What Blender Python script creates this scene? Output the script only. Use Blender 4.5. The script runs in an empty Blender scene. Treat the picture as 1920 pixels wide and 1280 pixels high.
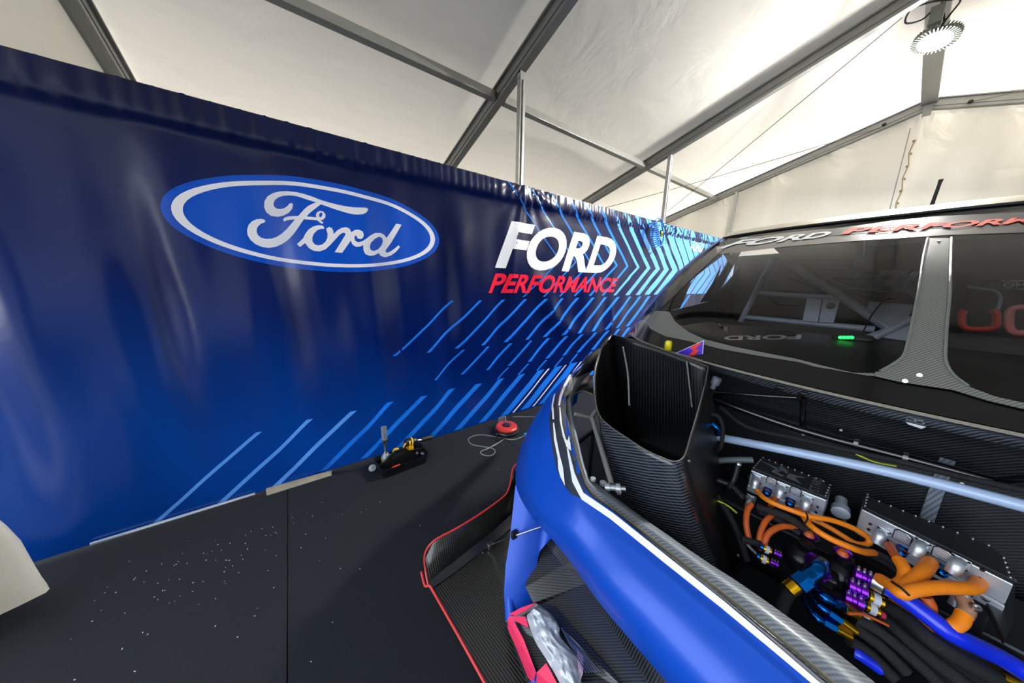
import bpy, bmesh, math, random
from mathutils import Vector, Matrix
from mathutils.bvhtree import BVHTree
from mathutils.geometry import tessellate_polygon
random.seed(4)
C = bpy.context.scene.collection
PI = math.pi

# ---------------------------------------------------------------- camera
F = 551.0; EYE = Vector((0, 0, 1.6))
_x = Vector((750, -97, 551)).normalized()
_u = Vector((55, -2710, -551)).normalized(); _u = (_u - _x * _u.dot(_x)).normalized()
_y = _u.cross(_x)
if _y.x > 0: _y = -_y
ROT = Matrix((_x, _y, _u))                       # world = ROT @ cam(right,down,forward)
cd = bpy.data.cameras.new('camera'); cam = bpy.data.objects.new('camera', cd); C.objects.link(cam)
cd.sensor_width = 36; cd.lens = F / 1920 * 36; cd.clip_start = 0.02; cd.clip_end = 300
r, d, f = ROT.col[0], ROT.col[1], ROT.col[2]
cam.matrix_world = Matrix(((r[0], -d[0], -f[0], 0), (r[1], -d[1], -f[1], 0), (r[2], -d[2], -f[2], 1.6), (0, 0, 0, 1)))
bpy.context.scene.camera = cam

# ---------------------------------------------------------------- world, sun, lamps, exposure
sc = bpy.context.scene
sc.view_settings.view_transform = 'Standard'; sc.view_settings.look = 'None'
sc.view_settings.exposure = 0.58; sc.view_settings.gamma = 1; sc.view_settings.use_curve_mapping = False
sc.cycles.use_denoising = True; sc.cycles.max_bounces = 10; sc.cycles.diffuse_bounces = 5
sc.cycles.transparent_max_bounces = 16; sc.cycles.caustics_reflective = False; sc.cycles.caustics_refractive = False
sc.cycles.sample_clamp_indirect = 6
w = bpy.data.worlds.new('sky'); sc.world = w; w.use_nodes = True
bg = w.node_tree.nodes['Background']; bg.inputs[0].default_value = (0.80, 0.89, 1.0, 1); bg.inputs[1].default_value = 2.8
sl = bpy.data.lights.new('sun', 'SUN'); sl.energy = 135.0; sl.angle = 0.12; sl.color = (1, .93, .84)
so = bpy.data.objects.new('sun', sl); C.objects.link(so)
so.rotation_euler = Vector((0, .72, -.80)).to_track_quat('-Z', 'Y').to_euler()

# ---------------------------------------------------------------- pixel -> plane helpers (photo pixels, 1920x1280)
def ray(px, py): return (ROT @ Vector(((px - 960) / F, (py - 640) / F, 1))).normalized()
def PZ(px, py, z): k = ray(px, py); return EYE + k * ((z - 1.6) / k.z)
def PY(px, py, y): k = ray(px, py); return EYE + k * (y / k.y)
def PX(px, py, x): k = ray(px, py); return EYE + k * (x / k.x)

# ---------------------------------------------------------------- materials
def lin(h):
    h = h.lstrip('#'); c = [int(h[i:i + 2], 16) / 255 for i in (0, 2, 4)]
    return tuple((v / 12.92 if v <= .04045 else ((v + .055) / 1.055) ** 2.4) for v in c) + (1,)
MAT = {}
def M(name, col='#808080', rough=.5, metal=0, coat=0, emis=None, estr=0, noise=0, nscale=8, bump=0, bscale=60, spec=.5):
    if name in MAT: return MAT[name]
    m = bpy.data.materials.new(name); m.use_nodes = True; nt = m.node_tree; p = nt.nodes['Principled BSDF']
    c = lin(col); p.inputs['Base Color'].default_value = c; p.inputs['Roughness'].default_value = rough
    p.inputs['Metallic'].default_value = metal; p.inputs['Coat Weight'].default_value = coat
    p.inputs['Coat Roughness'].default_value = .08; p.inputs['Specular IOR Level'].default_value = spec
    if emis: p.inputs['Emission Color'].default_value = lin(emis); p.inputs['Emission Strength'].default_value = estr
    tc = nt.nodes.new('ShaderNodeTexCoord')
    if noise or not bump:
        n = nt.nodes.new('ShaderNodeTexNoise'); n.inputs['Scale'].default_value = nscale; n.inputs['Detail'].default_value = 6
        nt.links.new(tc.outputs['Object'], n.inputs['Vector'])
        mx = nt.nodes.new('ShaderNodeMix'); mx.data_type = 'RGBA'
        a = noise or .06
        mx.inputs['A'].default_value = tuple(v * (1 - a) for v in c[:3]) + (1,)
        mx.inputs['B'].default_value = tuple(min(1, v * (1 + a)) for v in c[:3]) + (1,)
        nt.links.new(n.outputs['Fac'], mx.inputs['Factor']); nt.links.new(mx.outputs['Result'], p.inputs['Base Color'])
    if bump:
        n = nt.nodes.new('ShaderNodeTexNoise'); n.inputs['Scale'].default_value = bscale; n.inputs['Detail'].default_value = 5
        nt.links.new(tc.outputs['Object'], n.inputs['Vector'])
        b = nt.nodes.new('ShaderNodeBump'); b.inputs['Strength'].default_value = bump; b.inputs['Distance'].default_value = .004
        nt.links.new(n.outputs['Fac'], b.inputs['Height']); nt.links.new(b.outputs['Normal'], p.inputs['Normal'])
    MAT[name] = m; return m

def carbon(name, a='#0c0d0f', b='#4a4d52', scale=60, rough=.28, direction=(1, 1, 0), coat=.5, sharp=.5):
    """woven twill: fine diagonal bands over a second crossing set"""
    if name in MAT: return MAT[name]
    m = bpy.data.materials.new(name); m.use_nodes = True; nt = m.node_tree; p = nt.nodes['Principled BSDF']
    tc = nt.nodes.new('ShaderNodeTexCoord')
    def band(dirv, s):
        dt = nt.nodes.new('ShaderNodeVectorMath'); dt.operation = 'DOT_PRODUCT'
        dt.inputs[1].default_value = Vector(dirv).normalized() * s
        nt.links.new(tc.outputs['Object'], dt.inputs[0])
        sn = nt.nodes.new('ShaderNodeMath'); sn.operation = 'SINE'; nt.links.new(dt.outputs['Value'], sn.inputs[0]); return sn
    s1 = band(direction, scale * 2 * PI)
    s2 = band((direction[1] + .3, -direction[0], .6), scale * 2 * PI * 1.4)
    ml = nt.nodes.new('ShaderNodeMath'); ml.operation = 'MULTIPLY_ADD'; ml.inputs[1].default_value = .25
    nt.links.new(s2.outputs[0], ml.inputs[0]); nt.links.new(s1.outputs[0], ml.inputs[2])
    mr = nt.nodes.new('ShaderNodeMapRange'); mr.inputs['From Min'].default_value = -sharp; mr.inputs['From Max'].default_value = sharp
    nt.links.new(ml.outputs[0], mr.inputs['Value'])
    mx = nt.nodes.new('ShaderNodeMix'); mx.data_type = 'RGBA'; mx.inputs['A'].default_value = lin(a); mx.inputs['B'].default_value = lin(b)
    nt.links.new(mr.outputs[0], mx.inputs['Factor']); nt.links.new(mx.outputs['Result'], p.inputs['Base Color'])
    p.inputs['Roughness'].default_value = rough; p.inputs['Coat Weight'].default_value = coat; p.inputs['Coat Roughness'].default_value = .12
    MAT[name] = m; return m

def glassmat(name, tint=(.55, .55, .56), refl=1.0):
    m = bpy.data.materials.new(name); m.use_nodes = True; nt = m.node_tree; nt.nodes.clear()
    o = nt.nodes.new('ShaderNodeOutputMaterial'); t = nt.nodes.new('ShaderNodeBsdfTransparent'); t.inputs[0].default_value = tint + (1,)
    g = nt.nodes.new('ShaderNodeBsdfGlossy'); g.inputs['Roughness'].default_value = .04; g.inputs[0].default_value = (refl, refl, refl, 1)
    fr = nt.nodes.new('ShaderNodeFresnel'); fr.inputs[0].default_value = 1.5
    mx = nt.nodes.new('ShaderNodeMixShader'); nt.links.new(fr.outputs[0], mx.inputs[0]); nt.links.new(t.outputs[0], mx.inputs[1])
    nt.links.new(g.outputs[0], mx.inputs[2]); nt.links.new(mx.outputs[0], o.inputs[0]); return m

def membrane(name, col='#f2efe6', trans=.5, dirt=.5, rough=.35, gloss=.06, bump=.3):
    """white PVC tent skin that lets daylight through, with grime streaks"""
    m = bpy.data.materials.new(name); m.use_nodes = True; nt = m.node_tree; nt.nodes.clear()
    o = nt.nodes.new('ShaderNodeOutputMaterial'); tc = nt.nodes.new('ShaderNodeTexCoord')
    mp = nt.nodes.new('ShaderNodeMapping'); mp.inputs['Scale'].default_value = (1.2, 5, 5); nt.links.new(tc.outputs['Object'], mp.inputs[0])
    n = nt.nodes.new('ShaderNodeTexNoise'); n.inputs['Scale'].default_value = 2.2; n.inputs['Detail'].default_value = 9; n.inputs['Roughness'].default_value = .65
    nt.links.new(mp.outputs[0], n.inputs['Vector'])
    cr = nt.nodes.new('ShaderNodeValToRGB'); c = lin(col)
    cr.color_ramp.elements[0].position = .28; cr.color_ramp.elements[0].color = tuple(v * (1 - .35 * dirt) for v in c[:3]) + (1,)
    cr.color_ramp.elements[1].position = .5; cr.color_ramp.elements[1].color = c
    nt.links.new(n.outputs['Fac'], cr.inputs[0])
    df = nt.nodes.new('ShaderNodeBsdfDiffuse'); tr = nt.nodes.new('ShaderNodeBsdfTranslucent'); gl = nt.nodes.new('ShaderNodeBsdfGlossy')
    gl.inputs['Roughness'].default_value = rough
    nt.links.new(cr.outputs[0], df.inputs[0]); nt.links.new(cr.outputs[0], tr.inputs[0])
    m1 = nt.nodes.new('ShaderNodeMixShader'); m1.inputs[0].default_value = trans
    nt.links.new(df.outputs[0], m1.inputs[1]); nt.links.new(tr.outputs[0], m1.inputs[2])
    m2 = nt.nodes.new('ShaderNodeMixShader'); m2.inputs[0].default_value = gloss
    nt.links.new(m1.outputs[0], m2.inputs[1]); nt.links.new(gl.outputs[0], m2.inputs[2])
    n2 = nt.nodes.new('ShaderNodeTexNoise'); n2.inputs['Scale'].default_value = 1.6; n2.inputs['Detail'].default_value = 5; n2.inputs['Distortion'].default_value = 1.2
    nt.links.new(tc.outputs['Object'], n2.inputs['Vector'])
    b = nt.nodes.new('ShaderNodeBump'); b.inputs['Strength'].default_value = bump; b.inputs['Distance'].default_value = .05
    nt.links.new(n2.outputs['Fac'], b.inputs['Height'])
    for s in (df, tr, gl): nt.links.new(b.outputs[0], s.inputs['Normal'])
    nt.links.new(m2.outputs[0], o.inputs[0]); return m

# ---------------------------------------------------------------- object helpers
WM = {}
def tag(o, label=None, cat=None, group=None, kind=None):
    if label: o['label'] = label
    if cat: o['category'] = cat
    if group: o['group'] = group
    if kind: o['kind'] = kind
    return o
def empty(name, loc):
    o = bpy.data.objects.new(name, None); C.objects.link(o); o.location = loc; o.empty_display_size = .1
    WM[o] = Matrix.Translation(Vector(loc)); return o
def link(name, me, parent):
    vs = [v.co.copy() for v in me.vertices]
    org = Vector(((min(v.x for v in vs) + max(v.x for v in vs)) / 2, (min(v.y for v in vs) + max(v.y for v in vs)) / 2, min(v.z for v in vs)))
    me.transform(Matrix.Translation(-org))
    o = bpy.data.objects.new(name, me); C.objects.link(o); o.location = org; WM[o] = Matrix.Translation(org)
    if parent is not None:
        o.parent = parent; o.matrix_parent_inverse = WM[parent].inverted()
    return o
def fin(name, bm, mat, parent=None, smooth=False, label=None, solid=0, bevel=0, kind=None, recalc=True):
    if recalc: bmesh.ops.recalc_face_normals(bm, faces=bm.faces[:])
    me = bpy.data.meshes.new(name); bm.to_mesh(me); bm.free()
    for m in (mat if isinstance(mat, (list, tuple)) else [mat]): me.materials.append(m)
    if smooth:
        for p in me.polygons: p.use_smooth = True
    o = link(name, me, parent)
    if solid:
        s = o.modifiers.new('thick', 'SOLIDIFY'); s.thickness = solid; s.offset = 0
    if bevel:
        b = o.modifiers.new('bevel', 'BEVEL'); b.width = bevel; b.segments = 2; b.limit_method = 'ANGLE'
    if smooth == 'auto':
        s = me.attributes.get('sharp_edge')
        bm2 = bmesh.new(); bm2.from_mesh(me)
        for e in bm2.edges:
            if len(e.link_faces) == 2 and e.calc_face_angle(0) > .6: e.smooth = False
        bm2.to_mesh(me); bm2.free()
    if label: o['label'] = label
    if kind: o['kind'] = kind
    return o
def add_box(bm, c, s, rot=None):
    mtx = Matrix.Translation(Vector(c)) @ (rot.to_4x4() if rot else Matrix()) @ Matrix.Diagonal((s[0], s[1], s[2], 1))
    return bmesh.ops.create_cube(bm, size=1, matrix=mtx)['verts']
def frame(dirv, up=(0, 0, 1)):
    a = Vector(dirv).normalized(); u = Vector(up)
    if abs(a.dot(u)) > .98: u = Vector((1, 0, 0))
    b = u.cross(a).normalized(); c = a.cross(b)
    return Matrix((a, b, c)).transposed()        # x axis = dir
def add_beam(bm, p, q, wd, h, up=(0, 0, 1)):
    p, q = Vector(p), Vector(q)
    return add_box(bm, (p + q) / 2, ((q - p).length, wd, h), frame(q - p, up))
def catmull(P, n=6):
    P = [Vector(p) for p in P]
    if len(P) < 3: return P
    out = []
    Q = [P[0] * 2 - P[1]] + P + [P[-1] * 2 - P[-2]]
    for i in range(1, len(Q) - 2):
        a, b, c, e = Q[i - 1:i + 3]
        for k in range(n):
            t = k / n
            out.append(.5 * ((2 * b) + (c - a) * t + (2 * a - 5 * b + 4 * c - e) * t * t + (3 * b - a - 3 * c + e) * t ** 3))
    out.append(P[-1]); return out
def add_tube(bm, P, rad, seg=10, sm=6, cap=True, radf=None):
    P = catmull(P, sm) if sm else [Vector(p) for p in P]
    rings = []; prev = None
    for i, p in enumerate(P):
        t = (P[min(i + 1, len(P) - 1)] - P[max(i - 1, 0)])
        t = t.normalized() if t.length > 1e-9 else Vector((0, 0, 1))
        if prev is None:
            n = t.orthogonal().normalized()
        else:
            n = (prev - t * prev.dot(t)); n = n.normalized() if n.length > 1e-6 else t.orthogonal().normalized()
        prev = n; b = t.cross(n)
        rr = rad if radf is None else rad * radf(i / max(1, len(P) - 1))
        rings.append([bm.verts.new(p + (n * math.cos(2 * PI * k / seg) + b * math.sin(2 * PI * k / seg)) * rr) for k in range(seg)])
    for a, b in zip(rings, rings[1:]):
        for k in range(seg): bm.faces.new((a[k], a[(k + 1) % seg], b[(k + 1) % seg], b[k]))
    if cap: bm.faces.new(rings[0][::-1]); bm.faces.new(rings[-1])
def tube(name, P, rad, mat, parent=None, seg=10, sm=6, label=None, radf=None):
    bm = bmesh.new(); add_tube(bm, P, rad, seg, sm, True, radf); return fin(name, bm, mat, parent, smooth='auto', label=label)
def add_lathe(bm, prof, base, axis=(0, 0, 1), seg=20):
    """prof: (radius, height) list; along axis from base"""
    fr = frame(axis); a, b, c = fr.col[0], fr.col[1], fr.col[2]; rings = []
    for rr, h in prof:
        rings.append([bm.verts.new(Vector(base) + a * h + (b * math.cos(2 * PI * k / seg) + c * math.sin(2 * PI * k / seg)) * max(rr, 1e-4)) for k in range(seg)])
    for p, q in zip(rings, rings[1:]):
        for k in range(seg): bm.faces.new((p[k], p[(k + 1) % seg], q[(k + 1) % seg], q[k]))
    bm.faces.new(rings[0][::-1]); bm.faces.new(rings[-1])
def lathe(name, prof, base, axis, mat, parent=None, seg=20, label=None):
    bm = bmesh.new(); add_lathe(bm, prof, base, axis, seg); return fin(name, bm, mat, parent, smooth='auto', label=label)
def box(name, c, s, mat, parent=None, rot=None, bevel=.003, label=None):
    bm = bmesh.new(); add_box(bm, c, s, rot); return fin(name, bm, mat, parent, bevel=bevel, label=label)
def beam(name, p, q, wd, h, mat, parent=None, up=(0, 0, 1), bevel=.003, label=None):
    bm = bmesh.new(); add_beam(bm, p, q, wd, h, up); return fin(name, bm, mat, parent, bevel=bevel, label=label)
def add_prism(bm, pts, ext):
    """closed polygon of 3-D points extruded by vector ext"""
    ext = Vector(ext); a = [bm.verts.new(Vector(p)) for p in pts]; b = [bm.verts.new(Vector(p) + ext) for p in pts]; n = len(a)
    for k in range(n): bm.faces.new((a[k], a[(k + 1) % n], b[(k + 1) % n], b[k]))
    for t in tessellate_polygon([[Vector(p) for p in pts]]):
        bm.faces.new([a[i] for i in t][::-1]); bm.faces.new([b[i] for i in t])
def prism(name, pts, ext, mat, parent=None, bevel=0, label=None):
    bm = bmesh.new(); add_prism(bm, pts, ext); return fin(name, bm, mat, parent, bevel=bevel, label=label)
def loft(name, rows, mat, parent=None, smooth=True, solid=0, label=None, sub=0, closed=False):
    bm = bmesh.new(); R = [[bm.verts.new(Vector(p)) for p in row] for row in rows]
    for a, b in zip(R, R[1:]):
        n = len(a)
        for k in range(n if closed else n - 1): bm.faces.new((a[k], a[(k + 1) % n], b[(k + 1) % n], b[k]))
    o = fin(name, bm, mat, parent, smooth=smooth, label=label)
    if sub:
        s = o.modifiers.new('round', 'SUBSURF'); s.levels = sub; s.render_levels = sub
    if solid:
        s = o.modifiers.new('thick', 'SOLIDIFY'); s.thickness = solid; s.offset = 0
    return o
def flat_bm(polys, step=None, sy=None):
    """2-D polygons (u,v) -> bmesh in the xy plane, cut on a grid so it can follow a curved surface"""
    bm = bmesh.new()
    for pl in polys:
        vs = [bm.verts.new((p[0], p[1], 0)) for p in pl]
        for t in tessellate_polygon([[Vector((p[0], p[1], 0)) for p in pl]]):
            try: bm.faces.new([vs[i] for i in t])
            except ValueError: pass
    grid_cut(bm, step, sy); return bm
def grid_cut(bm, step, sy=None):
    if not step: return
    sy = sy or step
    for ax, s in ((0, step), (1, sy)):
        lo = min(v.co[ax] for v in bm.verts); hi = max(v.co[ax] for v in bm.verts); k = math.floor(lo / s) + 1
        while k * s < hi:
            no = (1, 0, 0) if ax == 0 else (0, 1, 0); co = (k * s, 0, 0) if ax == 0 else (0, k * s, 0)
            bmesh.ops.bisect_plane(bm, geom=bm.verts[:] + bm.edges[:] + bm.faces[:], plane_co=co, plane_no=no, dist=1e-6); k += 1
def text_bm(s, bold=0.0, shear=0.0):
    cu = bpy.data.curves.new('lettering', 'FONT'); cu.body = s; cu.offset = bold; cu.shear = shear; cu.resolution_u = 6
    to = bpy.data.objects.new('lettering_tmp', cu); C.objects.link(to)
    dg = bpy.context.evaluated_depsgraph_get(); me = bpy.data.meshes.new_from_object(to.evaluated_get(dg))
    bpy.data.objects.remove(to); bm = bmesh.new(); bm.from_mesh(me); bpy.data.meshes.remove(me)
    x0 = min(v.co.x for v in bm.verts); x1 = max(v.co.x for v in bm.verts); y0 = min(v.co.y for v in bm.verts); y1 = max(v.co.y for v in bm.verts)
    for v in bm.verts: v.co.x = (v.co.x - x0) / (x1 - x0); v.co.y = (v.co.y - y0) / (y1 - y0); v.co.z = 0
    return bm
def quadmap(q):
    """unit square -> quad (bl, br, tr, tl), projective"""
    (x0, y0), (x1, y1), (x2, y2), (x3, y3) = q
    dx1, dx2, sx = x1 - x2, x3 - x2, x0 - x1 + x2 - x3; dy1, dy2, sy = y1 - y2, y3 - y2, y0 - y1 + y2 - y3
    den = dx1 * dy2 - dx2 * dy1; g = (sx * dy2 - dx2 * sy) / den; h = (dx1 * sy - sx * dy1) / den
    a, b, c_ = x1 - x0 + g * x1, x3 - x0 + h * x3, x0; dd, e, ff = y1 - y0 + g * y1, y3 - y0 + h * y3, y0
    return lambda u, v: ((a * u + b * v + c_) / (g * u + h * v + 1), (dd * u + e * v + ff) / (g * u + h * v + 1))
def bvh_of(objs):
    dg = bpy.context.evaluated_depsgraph_get(); V = []; Fc = []
    for o in objs:
        e = o.evaluated_get(dg); me = e.to_mesh(); n = len(V)
        V += [WM[o] @ v.co for v in me.vertices]; Fc += [[n + i for i in p.vertices] for p in me.polygons]; e.to_mesh_clear()
    return BVHTree.FromPolygons(V, Fc)
def lay(name, bm, bvh, off, mat, parent, label=None, kind=None):
    """bm holds photo-pixel coordinates; each vertex goes onto the real surface it lies on, off metres proud of it"""
    for v in bm.verts:
        k = ray(v.co.x, v.co.y); h, n, i, ds = bvh.ray_cast(EYE, k)
        if h is None:
            h, n, i, ds = bvh.find_nearest(EYE + k * 2.4)
        if n.dot(k) > 0: n = -n
        v.co = h + n * off
    return fin(name, bm, mat, parent, smooth=True, label=label)

# ================================================================ TENT
YR, ZR, SL = .34, 4.40, .29                         # ridge line, underside of rafters at ridge, slope
def zu(y): return ZR - SL * abs(y - YR)             # underside of the rafters
YL, YRT = 5.3, -4.62
RX = [-.99, 2.13, 5.27, 8.42]
m_roof = membrane('roof_skin', '#f4efe4', .036, .12)
m_wallskin = membrane('wall_skin', '#cbc7ba', .035, .1, bump=.15)
m_alu = M('aluminium', '#a9aaa6', .42, .55, noise=.12, nscale=14)
m_alud = M('weathered_aluminium', '#8b8c89', .5, .4, noise=.15, nscale=10)
m_steel = M('steel', '#b9bcc0', .3, 1); m_dark = M('dark_rubber', '#101113', .55); m_black = M('black_plastic', '#0e0f12', .38)
m_wire = M('wire', '#6f6a60', .5, .4); m_rust = M('rusty_steel', '#5a3a22', .8)

m_ground = M('asphalt', '#6d6e70', .9, noise=.2, bump=.4)
bm = bmesh.new(); add_box(bm, (2, 0, -.06), (60, 60, .08)); tag(fin('ground', bm, m_ground), kind='structure')

# floor: black carpet laid in strips
def carpet_mat():
    m = M('black_carpet', '#23252a', .95, noise=.45, nscale=160, bump=1.0, bscale=420, spec=.2); return m
m_carpet = carpet_mat()
fl = box('floor', (2.51, YR, -.012), (11.9, 9.9, .012), M('floor_deck', '#141518', .9), bevel=0); tag(fl, kind='structure')
xs = [-3.4, -2.0, -.17, 1.63, 3.5, 5.4, 8.42]
for a, b in zip(xs, xs[1:]):
    bm = bmesh.new(); add_box(bm, ((a + b) / 2, YR, -.002), (b - a - .004, 9.84, .008)); fin('carpet_strip', bm, m_carpet, fl, bevel=.002)

# unseen block, added only to keep the sun off the near bays
bd = empty('sun_blocker', (-3.9, -15, -.02)); tag(bd, kind='structure')
bm = bmesh.new(); add_box(bm, (-3.9, -15, 11), (20.6, 6, 22)); fin('wall', bm, M('blocker_finish', '#9a9a98', .8), bd)  # solid body of the added sun blocker, out of view
for k in range(5): box('blocker_window', (-12.4 + 3.2 * k, -11.98, 5), (2.2, .06, 1.6), M('blocker_pane', '#20262e', .1), bd)
# roof skins, one per bay and side
ce = empty('ceiling', (2.16, YR, 3)); tag(ce, kind='structure')
def roof_panel(x0, x1, side):
    ye = YL if side > 0 else YRT; rows = []
    n, k = 14, 20
    for i in range(n + 1):
        x = x0 + (x1 - x0) * i / n; row = []
        for j in range(k + 1):
            y = YR + (ye - YR) * j / k; s = math.sin(PI * i / n) * math.sin(PI * j / k)
            row.append((x, y, zu(y) + .2 - .035 * s + .004 * math.sin(9 * x + 4 * y) * s))
        rows.append(row)
    return loft('roof_panel', rows, m_roof, ce)
for a, b in zip(RX, RX[1:]):
    for s in (1, -1): roof_panel(a, b, s)
# walls
def skin(name, f, n, k, mat, kind='structure'):
    return tag(loft(name, [[f(i / n, j / k) for j in range(k + 1)] for i in range(n + 1)], mat), kind=kind)
XB = 8.5
def gable_pt(u, v, X=XB):
    y = YL + (YRT - YL) * u; zt = zu(y) + .17
    return (X + .015 * math.sin(7 * y + 1.5 * v) * math.sin(PI * v), y, zt * v)
skin('wall_back', gable_pt, 60, 12, m_wallskin)
skin('wall_front', lambda u, v: (-1.05, YL + (YRT - YL) * u, 2.72 + (zu(YL + (YRT - YL) * u) + .17 - 2.72) * v), 30, 8, m_wallskin)
skin('wall_left', lambda u, v: (-1.05 + 9.55 * u, YL + .02 * math.sin(11 * u * 3), (zu(YL) + .17) * v), 40, 6, m_wallskin)
# right side: open doorway towards the daylight for x < -.7, above it a short valance
skin('wall_right', lambda u, v: (1.2 + 7.3 * u, YRT + .02 * math.sin(20 * u), (zu(YRT) + .17) * v), 40, 6, M('dark_side_lining', '#1b2438', .6))
skin('trim_1', lambda u, v: (-1.05 + 2.25 * u, YRT, (zu(YRT) + .17) - .5 * v), 10, 2, m_wallskin)

# frame: everything bolted together is one thing
tf = empty('tent_frame', (2.16, YR, 0)); tag(tf, 'grey aluminium tent frame of sloping rafters, purlins and posts under white roof', 'tent frame')
def rafter(x, side):
    ye = YL if side > 0 else YRT; bm = bmesh.new()
    p = Vector((x, YR, ZR + .075)); q = Vector((x, ye, zu(ye) + .075))
    if abs(x + 4.1) < .1: x0 = 0
    add_beam(bm, p, q, .085, .15)
    for s in (-1, 1):                                # keder rails standing off both sides
        add_beam(bm, p + Vector((s * .055, 0, .068)), q + Vector((s * .055, 0, .068)), .03, .02)
        add_beam(bm, p + Vector((s * .047, 0, -.03)), q + Vector((s * .047, 0, -.03)), .012, .012)
    return fin('rafter', bm, m_alud, tf, bevel=.004)
for x in RX:
    for s in (1, -1): rafter(x, s)
for a, b in zip(RX, RX[1:]):
    bm = bmesh.new(); add_beam(bm, (a + .05, YR, ZR + .1), (b - .05, YR, ZR + .1), .16, .07); fin('ridge_beam', bm, m_alu, tf, bevel=.004)
    for side, yy in ((1, 3.18), (-1, -2.5)):
        g = .06
        bm = bmesh.new(); add_beam(bm, (a + g, yy, zu(yy) + .06), (b - g, yy, zu(yy) + .06), .06, .10, (0, SL * (1 if side > 0 else -1), 1))
        pu = fin('purlin', bm, m_alu, tf, bevel=.003)
        for xx in (a + g, b - g):
            bm = bmesh.new(); add_box(bm, (xx, yy, zu(yy) + .06), (.02, .09, .05)); fin('bracket', bm, m_rust if xx < 2.5 else m_steel, pu)
for x in RX:
    for yy in (YL - .06, YRT + .06):
        bm = bmesh.new(); add_box(bm, (x, yy, zu(yy) / 2 + .03), (.12, .1, zu(yy) + .06)); fin('leg', bm, m_alu, tf, bevel=.004)
# slim posts that stand behind the printed banner
YB = 2.66
for k, x in enumerate((2.13, 5.27, 8.40)):
    top = zu(YB + .10) - .005
    bm = bmesh.new(); add_box(bm, (x, YB + .10, top / 2), (.07, .055, top)); add_box(bm, (x, YB + .07, top / 2 - .03), (.016, .02, top - .1))
    po = fin('post', bm, m_alu, tf, bevel=.004)
    bm = bmesh.new(); add_lathe(bm, [(.011, 0), (.011, .012), (.006, .014)], (x - .037, YB + .10, top - .06), (-1, 0, 0), 10); fin('bolt', bm, m_steel, po)
    if x < 3:
        bm = bmesh.new()
        for dx in (-.032, .032): add_box(bm, (x + dx, YB + .10, top + .045), (.008, .05, .12))
        add_box(bm, (x, YB + .10, top + .1), (.07, .05, .01)); fin('bracket', bm, m_rust, po)
# bottom plates at ridge of the gable rafter
bm = bmesh.new(); add_box(bm, (8.36, YR, ZR - .02), (.03, .09, .16)); fin('ridge_plate', bm, m_alud, tf, bevel=.004)
for yy in (YR + .42, YR - .38):
    bm = bmesh.new(); add_lathe(bm, [(.022, 0), (.026, .02), (.012, .05)], (8.37, yy, zu(yy) + .05), (-1, 0, 0), 10); fin('cable_anchor', bm, m_dark, tf)

def wire(P, label, r=.006):
    o = tube('bracing_cable', P, r, m_wire, None, seg=6, sm=0); tag(o, label, 'cable', 'steel bracing wires under the roof'); return o
def sag(p, q, s=.03, n=8): return [Vector(p).lerp(Vector(q), k / n) - Vector((0, 0, s * math.sin(PI * k / n))) for k in range(n + 1)]
wire(sag((5.33, YR + .2, zu(YR + .2) - .01), (8.36, 5.0, zu(5.0) + .02)), 'long steel bracing wire running down from ridge to far eave on left slope')
wire(sag((5.33, 5.0, zu(5.0) + .02), (8.35, YR + .45, zu(YR + .45) + .02)), 'steel bracing wire rising from behind the banner to the gable peak')
wire(sag((8.35, YR - .4, zu(YR - .4) + .05), (5.33, YRT + .3, zu(YRT + .3) + .02)), 'steel bracing wire on the right roof slope beyond the lamp')

# laced seam on the gable wall
m_rope = M('rope', '#8d7f63', .9)
ls = empty('lacing', (8.44, .40, 2.4)); tag(ls, 'knotted rope lacing through brass eyelets down the middle of the white gable wall', 'rope')
zz = [4.0 - .19 * k for k in range(18)]
tube('rope_run', [(8.455, .40 + (.015 if k % 2 else -.015), z) for k, z in enumerate(zz)], .008, m_rope, ls, seg=6, sm=2)
tube('seam_edge', [(8.455, .47, 4.2), (8.455, .465, .6)], .006, m_alud, ls, seg=6, sm=0)
for k, z in enumerate(zz):
    bm = bmesh.new(); add_lathe(bm, [(.017, 0), (.017, .01), (.009, .012)], (8.468, .40, z - .01), (-1, 0, 0), 10); fin('eyelet', bm, M('brass', '#6b5730', .4, .8), ls)

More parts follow.
